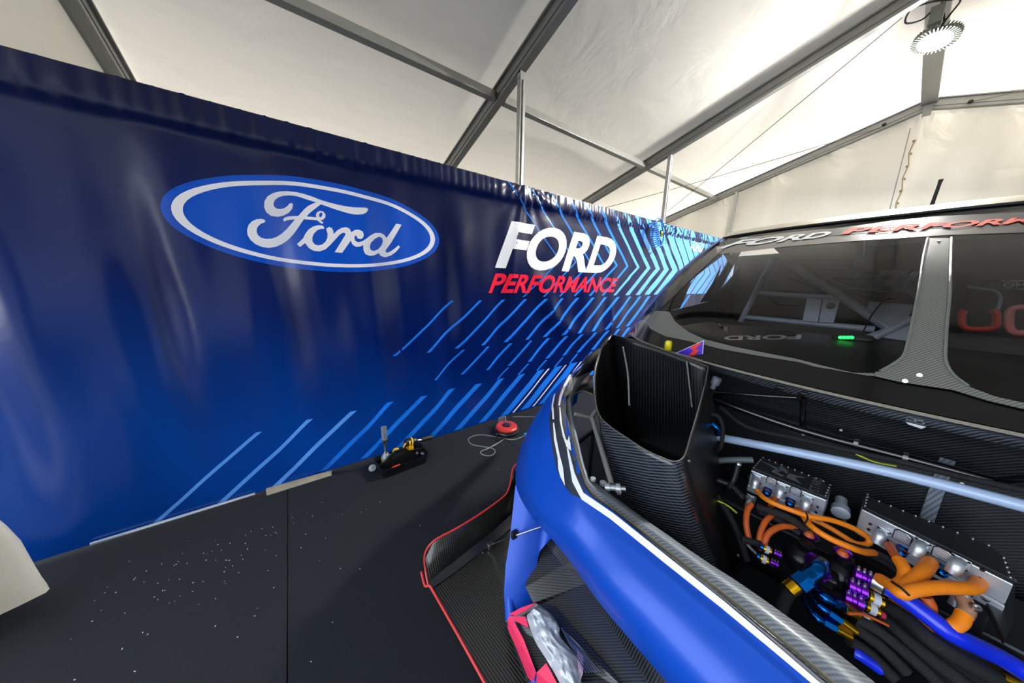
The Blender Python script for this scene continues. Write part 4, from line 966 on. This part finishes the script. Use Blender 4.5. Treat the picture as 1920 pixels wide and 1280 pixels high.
# black braided hoses
for P, r in (([(1420,950,.70),(1450,960,.71),(1480,972,.71),(1510,992,.69),(1530,1010,.66)], .014), ([(1425,960,.67),(1460,975,.68),(1500,1000,.67)], .011),
             ([(1590,1020,.66),(1640,1036,.68),(1690,1062,.66)], .011), ([(1600,1030,.64),(1650,1048,.66),(1700,1085,.62)], .011), ([(1390,1010,.62),(1420,1018,.62),(1440,1024,.60)], .012),
             ([(1655,1130,.58),(1700,1160,.60),(1745,1200,.60),(1800,1235,.58),(1870,1275,.55)], .021), ([(1645,1150,.55),(1690,1190,.55),(1760,1245,.54),(1820,1290,.52)], .020),
             ([(1603,1158,.56),(1650,1185,.55),(1700,1225,.53),(1760,1280,.50)], .017), ([(1600,1175,.54),(1650,1210,.53),(1700,1260,.5)], .016), ([(1592,1200,.52),(1630,1225,.5),(1680,1275,.48)], .016),
             ([(1483,1105,.55),(1470,1125,.50),(1462,1150,.45)], .02), ([(1345,930,.66),(1380,990,.6),(1400,1050,.5)], .013), ([(1790,1130,.6),(1850,1160,.58),(1920,1200,.55)], .015)):
    hv(P, r, m_braid, 'braided_hose')
hv([(1375,985,.58),(1410,1030,.55),(1450,1060,.52)], .006, m_alud, 'thin_pipe')
hv([(1345,938,.66),(1365,948,.65),(1382,962,.64)], .004, M('yellow_wire', '#b8d21e', .5), 'yellow_wire')
# pump / reservoir pair
pm = lathe('coolant_pump', [(.040, 0), (.058, .01), (.060, .03), (.058, .05), (.050, .066), (.030, .08), (.024, .085), (.022, .11), (.012, .112)], PZ(1503, 1062, .56), (-.1, 0, 1), M('black_pump', '#121419', .28, .3), car, 28)
pm2 = lathe('coolant_pump', [(.040, 0), (.058, .01), (.060, .03), (.058, .05), (.050, .066), (.030, .08), (.024, .085), (.022, .11), (.012, .112)], PZ(1572, 1090, .56), (-.1, 0, 1), MAT['black_pump'], car, 28)
box('pump_bridge', (PZ(1503, 1062, .60) + PZ(1572, 1090, .60)) / 2, (.06, .09, .05), MAT['black_pump'], car, bevel=.01)
for q, z in (((1517,1003), .672), ((1580,1038), .672)):
    rp = lathe('pump_ring', [(.020, 0), (.024, .002), (.024, .010), (.018, .012)], PZ(*q, z), (-.1, 0, 1), m_purp, car, 16); lathe('ring_cap', [(.016, 0), (.012, .008), (.009, .014)], PZ(*q, z + .008), (-.1, 0, 1), m_orgb, rp, 12)
# anodised elbow and clamps
cr_ = lathe('clamp_ring', [(.030, -.008), (.036, -.008), (.036, .008), (.030, .008)], PZ(1532, 1062, .66), (-.7, .5, -.1), m_purp, car, 20)
for a in range(8):
    t = 2 * PI * a / 8; fr = frame(Vector((-.7, .5, -.1))); c_ = PZ(1532, 1062, .66) + (fr.col[1] * math.cos(t) + fr.col[2] * math.sin(t)) * .037; bm = bmesh.new(); add_box(bm, c_, (.014, .012, .006), Matrix((fr.col[0], (fr.col[1] * -math.sin(t) + fr.col[2] * math.cos(t)), (fr.col[1] * math.cos(t) + fr.col[2] * math.sin(t)))).transposed()); fin('clamp_lug', bm, m_purp, cr_, bevel=.001)
el = hv([(1540,1056,.68),(1534,1066,.685),(1522,1076,.67),(1508,1086,.655)], .0235, m_blue, 'anodised_elbow', seg=18)
dirE = (PZ(1497, 1094, .64) - PZ(1512, 1083, .66)).normalized()
lathe('elbow_nut', [(.027, -.022), (.027, .018)], PZ(1503, 1089, .65), dirE, m_blue, el, 6); lathe('elbow_collar', [(.029, -.003), (.029, .003)], PZ(1512, 1083, .66), dirE, m_blue, el, 18)
lathe('gold_nut', [(.022, 0), (.022, .03)], PZ(1492, 1096, .64), dirE, m_gold, el, 12)
for P, r in (([(1528,1098,.60),(1536,1112,.61),(1550,1122,.61),(1566,1130,.60)], .0135), ([(1520,1110,.57),(1530,1130,.58),(1546,1142,.58),(1560,1152,.57)], .011), ([(1510,1120,.55),(1518,1142,.56),(1532,1158,.56),(1550,1168,.55)], .011)):
    e1 = hv(P, r, m_blue, 'anodised_pipe', seg=14); a, b = PZ(*P[-2]), PZ(*P[-1]); dr = (b - a).normalized(); 
    lathe('pipe_nut', [(r * 1.35, -.015), (r * 1.35, .022)], b, dr, m_blue, e1, 6); lathe('gold_fitting', [(r * 1.3, 0), (r * 1.3, .042), (r * 1.05, .044)], b + dr * .022, dr, m_gold, e1, 12)
# purple quick clamps with silver clips
for q, z, dr in (((1618,1080), .655, (.2, -.9, 0)), ((1607,1102), .63, (.2, -.9, 0)), ((1600,1124), .60, (.2, -.9, 0)), ((1458,1038), .62, (.2, -.9, 0)), ((1452,1056), .60, (.2, -.9, 0))):
    big = q[0] > 1500; r = .022 if big else .012
    p = PZ(*q, z); c2 = lathe('quick_clamp', [(r * .8, -r), (r, -r * .9), (r, -r * .3), (r * .85, -r * .2), (r * .85, r * .2), (r, r * .3), (r, r * .9), (r * .8, r)], p, dr, m_purp, car, 14)
    for s in (-.6, 0, .6): box('clamp_clip', p + Vector(dr).normalized() * s * r + Vector((0, 0, r)), (r * .9, r * .28, r * .35), m_steel, c2, bevel=.001)
for q, z, n_ in (((1640,1122), .60, 1.0), ((1634,1140), .58, .9), ((1620,1158), .56, .8), ((1438,1030), .62, .7), ((1432,1048), .60, .7)):
    p = PZ(*q, z); r = .018 * n_; f1 = lathe('fitting', [(r, -r), (r * 1.1, -r * .9), (r * 1.1, r * .9), (r, r)], p, (.25, -.8, -.1), m_gold, car, 12)
    lathe('fitting_band', [(r * 1.15, -r * .45), (r * 1.15, r * .45)], p, (.25, -.8, -.1), M('white_label', '#c9ccd8', .5), f1, 12)
    lathe('fitting_end', [(r * .9, 0), (r * .9, r * .7)], p - Vector((.25, -.8, -.1)).normalized() * r * 1.7, (.25, -.8, -.1), m_blue, f1, 12)
g2 = lathe('gold_fitting', [(.02, 0), (.02, .07), (.016, .075)], PZ(1868, 1262, .52), PZ(1905, 1278, .51) - PZ(1868, 1262, .52), m_gold, car, 14)
lathe('red_plug', [(.012, 0), (.010, .01)], PZ(1650, 1150, .58), (.25, -.8, -.1), M('red_cap', '#b0304a', .4), car, 12)
for k, q in enumerate(((1440,1092),(1500,1150),(1478,1132),(1560,1235),(1620,1262))): box('pale_bracket', PZ(q[0], q[1], .34), (.03, .05, .03), m_mach if k != 3 else MAT['white_label'], car, rot=Matrix.Rotation(.5 * k, 3, 'Z'), bevel=.004)

# ================================================================ carbon exit duct
def P3(q): return Vector(q)
rim_px = [((1149,627),1.275),((1190,638),1.262),((1242,655),1.24),((1290,673),1.222),((1322,685),1.21),((1327,694),1.19),((1314,750),1.09),((1294,819),1.00),((1285,850),.96),((1276,862),.95),((1262,865),.95),((1240,857),.95),((1211,844),.95),((1180,824),.95),((1149,803),.955),((1128,785),.96),((1119,765),.975),((1114,735),1.03),((1114,700),1.09),((1118,678),1.14),((1127,652),1.20),((1137,636),1.25)]
rim3 = [PZ(q[0], q[1], z) for q, z in rim_px]
nR = len(rim3)
bot3c = [(1.72,1.0,.5),(1.72,.85,.5),(1.72,.65,.5),(1.70,.5,.5),(1.68,.40,.5),(1.62,.36,.48),(1.50,.32,.46),(1.40,.28,.45),(1.30,.225,.45),(1.26,.235,.45),(1.22,.26,.45),(1.20,.32,.45),(1.18,.40,.45),(1.16,.48,.45),(1.16,.58,.46),(1.18,.66,.47),(1.22,.72,.48),(1.30,.80,.49),(1.4,.87,.5),(1.5,.92,.5),(1.6,.97,.5),(1.68,.99,.5)]
bot3 = [Vector(p) for p in bot3c]
rowsd = []
for s in (0, .04, .15, .3, .45, .6, .8, 1):
    rowsd.append([a.lerp(b, s) + Vector((-.03, -.0, 0)) * math.sin(PI * s) * (1 if 8 <= i <= 15 else 0) for i, (a, b) in enumerate(zip(rim3, bot3))])
# front skin (ribbed weave) and side skin (matte) are separate laminates
def part_rows(idx): return [[r_[i % nR] for i in idx] for r_ in rowsd]
dk = loft('exit_duct', part_rows(range(9, 17)), carbon('duct_carbon', '#15171b', '#4a505a', 84, .25, (0, 1, 2.2), coat=.5), car, solid=.004, label='open carbon air duct')
loft('duct_side', part_rows(range(4, 10)), m_matte, dk, solid=.004)
loft('duct_back', part_rows(list(range(0, 5))), m_cfd, dk, solid=.004)
loft('duct_outer_side', part_rows(list(range(16, 23))), m_matte, dk, solid=.004)
tube('duct_rim', rim3 + [rim3[0]], .0028, M('duct_edge', '#4c4b46', .5), dk, seg=6, sm=2)
inn = [[a.lerp(b, s) + Vector((.004, .0, 0)) for a, b in zip(rim3[0:5], bot3[0:5])] for s in (0, .5)]
tube('duct_seam', [PX(1168,650,1.60), PX(1177,700,1.52), PX(1180,760,1.45)], .005, M('resin_bead', '#777b76', .25), dk, seg=6)
tube('duct_seam', [rim3[3] + Vector((-.012, 0, -.01)), rim3[3].lerp(bot3[3], .35) + Vector((-.012, 0, 0))], .004, m_steel if False else MAT['resin_bead'], dk, seg=6, sm=0)
for q, z in (((1289,860), .94), ((1307,950), .72), ((1338,1018), .56), ((1340,1030), .54), ((1380,1035), .56)):
    lathe('duct_rivet', [(.006, 0), (.004, .004)], PZ(*q, z) + Vector((-.01, -.01, 0)), (-.5, -.8, .2), m_steel, dk, 8)
# rods and clevis to the left of the duct
T('brace_rod', [(1110,783,.90), (1147,908,.80)], .012, m_alud, sm=0, mode='z'); T('brace_rod', [(1108,783,.90), (1078,776,.93)], .010, m_alud, sm=0, mode='z')
T('brace_rod', [(1118,770,.92), (1108,784,.90)], .012, m_alud, sm=0, mode='z'); T('brace_rod', [(1112,812,.7), (1104,895,.5)], .010, m_dark, sm=0, mode='z'); T('brace_rod', [(1085,828,.75), (1112,808,.75)], .012, m_dark, sm=0, mode='z')
cv = lathe('rod_end', [(.012, -.03), (.016, -.028), (.016, -.01), (.011, -.008), (.011, .012), (.018, .013), (.018, .03), (.008, .032), (.008, .05)], PZ(1148, 914, .80), (.6, -.75, .1), m_mach, car, 12)
lathe('rod_eye', [(.014, -.006), (.014, .006), (.007, .008)], PZ(1131, 906, .80), (0, 0, 1), m_mach, cv, 12); lathe('rod_nut', [(.018, -.008), (.018, .008)], PZ(1160, 918, .79), (.6, -.75, .1), m_mach, cv, 6)
lathe('rod_washer', [(.010, 0), (.010, .01)], PZ(1112, 900, .84), (0, 0, 1), m_mach, cv, 12)
# black wheel-arch flare and mirror stalk behind the opening
flr = [[PZ(1135,650,1.12), PZ(1118,655,1.12), PZ(1100,668,1.08), PZ(1084,690,1.02)], [PZ(1150,660,1.05), PZ(1125,690,1.0), PZ(1105,697,.98), PZ(1080,708,.97)]]
loft('arch_flare', flr, m_cfd, car, solid=.004)
loft('arch_liner', [[PZ(1072,712,.90), PZ(1090,702,.92), PZ(1112,704,.93)], [PZ(1072,740,.85), PZ(1090,732,.86), PZ(1112,738,.87)]], m_cfd, car, solid=.006)
tube('arch_edge', [PZ(1072,741,.85), PZ(1090,733,.86), PZ(1112,739,.87)], .005, MAT['raw_carbon_edge'], car, seg=6)
lathe('vent_pin', [(.008, 0), (.008, .03), (.012, .032)], PZ(1137, 645, 1.16), (0, 0, 1), M('pale_pin', '#9ea4ae', .4), car, 8)
lathe('yellow_cap', [(.018, 0), (.020, .004), (.020, .045), (.016, .055), (.008, .057)], PX(1252, 656, 1.78) , (0, 0, 1), M('yellow_plastic', '#e6d81a', .4), car, 12)
sg = prism('warning_triangle', [PX(*q, 1.80) for q in [(1266,662),(1320,637),(1317,676)]], (.004, 0, 0), M('sticker_border', '#c9c4e8', .4), car)
prism('triangle_face', [PX(*q, 1.798) for q in [(1270,661.5),(1318,639.5),(1315.5,673)]], (.002, 0, 0), M('violet_print', '#4a22c8', .4), sg)
prism('triangle_bolt', [PX(*q, 1.795) for q in [(1313,642),(1297,648),(1294,655),(1302,655),(1289,668),(1298,671),(1311,656),(1303,654),(1314,645)]], (.002, 0, 0), M('red_print', '#f0331c', .4), sg)

# ================================================================ props on the floor
# wooden plank under the banner hem
pl = prism('wooden_plank', [PZ(498, 918, .03), PZ(622, 883, .03), PZ(622, 891, 0.003), PZ(500, 929, .003)], (.004, .02, 0), M('old_plank', '#8a8474', .8, noise=.35, nscale=18, bump=.6), None, .002)
tag(pl, 'short weathered grey wooden plank lying under the banner hem', 'plank')
# tool tray
tc_ = Vector((.64, 2.43, 0)); ang = .04
tr = empty('tool_tray', tc_); tag(tr, 'black plastic carry tray with centre handle holding power tools beside the banner', 'tool tray')
RZ = Matrix.Rotation(ang, 3, 'Z')
def TP(x, y, z): return tc_ + RZ @ Vector((x, y, z))
def rrect(w_, h_, r_, n=5):
    out = []
    for cx_, cy_, a0 in ((w_ - r_, h_ - r_, 0), (-w_ + r_, h_ - r_, PI / 2), (-w_ + r_, -h_ + r_, PI), (w_ - r_, -h_ + r_, 1.5 * PI)):
        for k in range(n + 1): a = a0 + PI / 2 * k / n; out.append((cx_ + r_ * math.cos(a), cy_ + r_ * math.sin(a)))
    return out
rows = []
for (sc_, z) in ((.86, .004), (.93, .006), (1.0, .075), (1.03, .078), (1.03, .083), (.985, .083), (.90, .012), (.5, .010)):
    rows.append([TP(x, y, z) for x, y in rrect(.20 * sc_, .125 * sc_, .035)])
loft('tray_shell', rows, m_black, tr, smooth=False, closed=True)
bm = bmesh.new(); add_box(bm, TP(0, 0, .008), (.33, .2, .006), RZ); fin('tray_base', bm, m_black, tr)
hp = [(-.19,.075),(-.15,.085),(-.10,.13),(-.06,.15),(.03,.15),(.07,.11),(.18,.10),(.185,.02),(-.185,.02)]
bm = bmesh.new()
outer_ = [TP(x, -.012, z) for x, z in hp]; add_prism(bm, outer_, RZ @ Vector((0, .018, 0))); fin('carry_handle', bm, m_black, tr, bevel=.004)
bm = bmesh.new(); add_prism(bm, [TP(x, -.0135, z) for x, z in [(-.095,.105),(-.06,.13),(.02,.13),(.035,.115),(.02,.10),(-.08,.09)]], RZ @ Vector((0, .021, 0))); fin('grip_recess', bm, M('recess_black', '#030303', .7), tr)
for x in (.12, .15, .16): lathe('tray_bolt', [(.011, 0), (.008, .012)], TP(x, -.05 - (x - .12), .085), (0, 0, 1), m_steel, tr, 10)
m_yel = M('tool_yellow', '#f0bd12', .4)
# upright nutrunner with long socket
nr = empty('socket_driver', TP(-.12, .04, .014)); tag(nr, 'yellow and grey power driver standing upright with a long silver socket', 'power tool')
bm = bmesh.new(); add_lathe(bm, [(.036, 0), (.036, .06), (.030, .065)], TP(-.12, .045, .012), (0, 0, 1), 16); fin('body', bm, m_yel, nr, smooth='auto')
lathe('collar', [(.038, 0), (.040, .01), (.038, .03), (.026, .045), (.018, .06)], TP(-.12, .045, .075), (0, 0, 1), M('tool_grey', '#8a9198', .4, .4), nr, 16)
lathe('shaft', [(.010, 0), (.014, .01), (.010, .02), (.010, .10), (.013, .102)], TP(-.12, .045, .13), (0, 0, 1), m_steel, nr, 12)
lathe('brass_ring', [(.020, 0), (.020, .025)], TP(-.12, .045, .235), (0, 0, 1), m_gold, nr, 14)
lathe('socket', [(.021, 0), (.022, .05), (.023, .115), (.015, .115), (.014, .07)], TP(-.12, .045, .26), (0, 0, 1), m_mach, nr, 18)
# big impact wrench
iw = empty('impact_wrench', TP(.10, .05, .012)); tag(iw, 'yellow and black impact wrench lying in the right end of the tool tray', 'power tool')
bm = bmesh.new(); add_tube(bm, [TP(.085, .06, .03), TP(.095, .06, .09), TP(.10, .06, .15)], .032, 12, 3); fin('grip', bm, m_yel, iw, smooth='auto')
lathe('motor_housing', [(.022, -.06), (.036, -.05), (.038, .02), (.034, .04), (.022, .055)], TP(.11, .06, .15), RZ @ Vector((1, 0, -.15)), m_black, iw, 16)
for dz, dx in ((.15, -.025), (.15, .0), (.11, -.03)): 
    lathe('yellow_band', [(.0395, -.006), (.0395, .006)], TP(.11 + dx, .06, dz), RZ @ Vector((1, 0, -.15)), m_yel, iw, 16)
bm = bmesh.new(); add_tube(bm, [TP(.05, .03, .17), TP(.03, .03, .14), TP(.035, .03, .09), TP(.06, .03, .08)], .008, 8, 5); fin('trigger_guard', bm, m_yel, iw, smooth='auto')
lathe('anvil', [(.012, 0), (.012, .045), (.009, .05)], TP(.165, .06, .14), RZ @ Vector((1, 0, -.12)), m_steel, iw, 12)
lathe('socket', [(.018, 0), (.024, .006), (.024, .11), (.016, .112)], TP(.205, .065, .135), RZ @ Vector((1, .05, -.10)), m_dark, iw, 16)
# small yellow ratchet and red screwdriver, steel wheel on the side
yr_ = tube('cordless_ratchet', [TP(-.06, .06, .05), TP(-.045, .062, .115), TP(-.02, .06, .125), TP(.0, .06, .10)], .013, m_yel); tag(yr_, 'small yellow tool hooked behind the tray handle', 'hand tool')
rd_ = tube('red_pliers', [TP(-.12, -.075, .03), TP(-.09, -.07, .045), TP(-.04, -.066, .05)], .011, M('red_handle', '#e8352c', .35), radf=lambda t: .6 + .5 * math.sin(PI * min(1, t + .2))); tag(rd_, 'red handled hand tool in the front of the tool tray', 'hand tool')
wl = lathe('measuring_wheel', [(.010, -.006), (.028, -.006), (.030, 0), (.028, .006), (.010, .008), (.006, .014)], TP(-.235, .03, .045), (-.1, -.6, .8), M('clear_disc', '#aab0b8', .3, .5), None, 20); tag(wl, 'small round metal disc hanging off the left end of the tool tray', 'disc')
# cable reel
rc = PZ(950, 800, .06); rc.z = 0
rl = empty('cable_reel', rc); tag(rl, 'red topped cable reel on a black frame by the banner foot', 'cable reel')
lathe('base_frame', [(.10, 0), (.13, .006), (.14, .03), (.13, .045), (.09, .05)], rc, (0, 0, 1), m_black, rl, 20)
lathe('spool', [(.05, 0), (.115, .004), (.118, .02), (.105, .034), (.06, .040), (.05, .036)], rc + Vector((0, 0, .045)), (0, 0, 1), M('reel_red', '#c8342e', .4), rl, 28)
hb = lathe('hub', [(.048, 0), (.048, .008), (.020, .014), (.012, .02)], rc + Vector((0, 0, .082)), (0, 0, 1), m_black, rl, 16)
for k in range(5): a = 2 * PI * k / 5; bm = bmesh.new(); add_box(bm, rc + Vector((.032 * math.cos(a), .032 * math.sin(a), .094)), (.026, .008, .006), Matrix.Rotation(a, 3, 'Z')); fin('hub_spoke', bm, M('grey_plastic', '#5a5f68', .45), rl)
bm = bmesh.new(); add_box(bm, rc + Vector((.03, .135, .075)), (.10, .012, .08)); fin('socket_plate', bm, M('plate_grey', '#5e646c', .5), rl, bevel=.003)
tube('carry_loop', [rc + Vector((-.12, -.02, .03)), rc + Vector((-.17, -.05, .03)), rc + Vector((-.15, -.11, .03)), rc + Vector((-.06, -.13, .03))], .010, m_black, rl, seg=8)
gz = [(948,781,.11),(948,790,.09),(949,805,.05),(945,822,.006),(920,838,.006),(902,846,.006),(905,852,.006),(920,854,.006),(928,848,.006),(925,841,.006),(905,837,.006),(885,833,.006),(878,824,.006),(885,818,.006),(900,815,.006),(920,817,.006),(945,822,.012),(960,824,.006),(972,822,.006),(982,817,.006),(992,812,.006)]
pc = T('power_cord', gz, .0055, M('grey_cord', '#6f757b', .5), None, sm=5, seg=8, mode='z'); tag(pc, 'thin grey power cord looping over the carpet from the red reel', 'cord')
pc2 = T('power_cord', [(962,781,.05),(985,781,.006),(1010,781,.006),(1040,783,.006)], .005, MAT['grey_cord'], None, sm=4, seg=8, mode='z'); tag(pc2, 'straight grey cord running behind the car from the red reel', 'cord')
pw = PZ(985, 816, .02); bq = box('cord_socket', pw + Vector((.03, 0, 0)), (.07, .04, .035), M('connector_blue', '#2f9cc8', .4), bevel=.006); tag(bq, 'light blue cord connector on the carpet beside the car corner', 'connector')
# coiled air hose hanging on the banner
hc = Vector((4.93, 2.58, 2.30)); cz_ = []
p0 = PY(1224, 415, 2.56); p1 = PY(1224, 462, 2.56)
for k in range(12 * 14 + 1):
    a = 2 * PI * k / 14; t = k / (12 * 14); c_ = p0.lerp(p1, t) + Vector((.06 * t, 0, 0)); cz_.append(c_ + Vector((.085 * math.cos(a), -.02 + .045 * math.sin(a), .03 * math.cos(a))))
ch = empty('air_hose', p1); tag(ch, 'blue coiled air hose hanging from the banner top', 'hose')
tube('coil', cz_, .0075, M('hose_blue', '#1467c8', .3, coat=.4), ch, seg=7, sm=0)
tube('hose_tail', [p1 + Vector((.1, -.03, .02)), p1 + Vector((.2, -.03, .03)), p1 + Vector((.24, -.03, .15)), p0 + Vector((.24, -.03, -.05)), p0 + Vector((.20, -.03, .04)), p0 + Vector((.08, -.03, .05)), p0 + Vector((.02, -.03, .0))], .011, MAT['hose_blue'], ch, seg=7)
lathe('brass_coupling', [(.014, 0), (.018, .01), (.018, .07), (.012, .08)], p0 + Vector((.24, -.03, -.2)), (0, 0, 1), m_gold, ch, 10)
# white door curtain gathered at the left
m_curt = membrane('curtain_pvc', '#e9e6da', .12, .1, .3, .1)
rows = []
for j in range(25):
    z = 3.2 * (1 - j / 24) ** 1.4 + .01; row = []; low = max(0, 1 - z / .6); rx = .25 - .02 * math.sin(PI * min(1, z / 1.2)); 
    for k in range(64):
        a = 2 * PI * k / 64; w_ = 1 + .15 * math.sin(8 * a + .8 * z) + .08 * math.sin(13 * a + 3 * z) + .12 * low * math.sin(3 * a + 1) + .03 * math.sin(17 * z + 5 * a) * low
        row.append((-1.42 + rx * w_ * math.cos(a) + .03 * math.sin(5 * z), 2.22 + (.14 + .05 * low) * w_ * math.sin(a), z + (.04 * (1 + math.sin(3 * a + 1.4)) * low if z < .5 else 0)))
    rows.append(row)
cu_ = loft('door_curtain', rows, m_curt, None, closed=True); tag(cu_, 'white gathered curtain hanging to the floor at the left edge', 'curtain')
# pale debris on the carpet
bm = bmesh.new()
for k in range(120):
    if k < 90: x, y = random.gauss(-.55, .3), 2.3 - abs(random.gauss(0, .35))
    else: x, y = random.uniform(-.9, 1.6), random.uniform(1.0, 2.4)
    if x < -1: continue
    s = random.uniform(.001, .003); add_box(bm, (x, y, .0035), (s * 2, s, .0015), Matrix.Rotation(random.uniform(0, 3), 3, 'Z'))
tag(fin('floor_debris', bm, M('white_chip', '#d5d7da', .7)), 'scattered tiny white specks of debris on the black carpet', 'debris', kind='stuff')
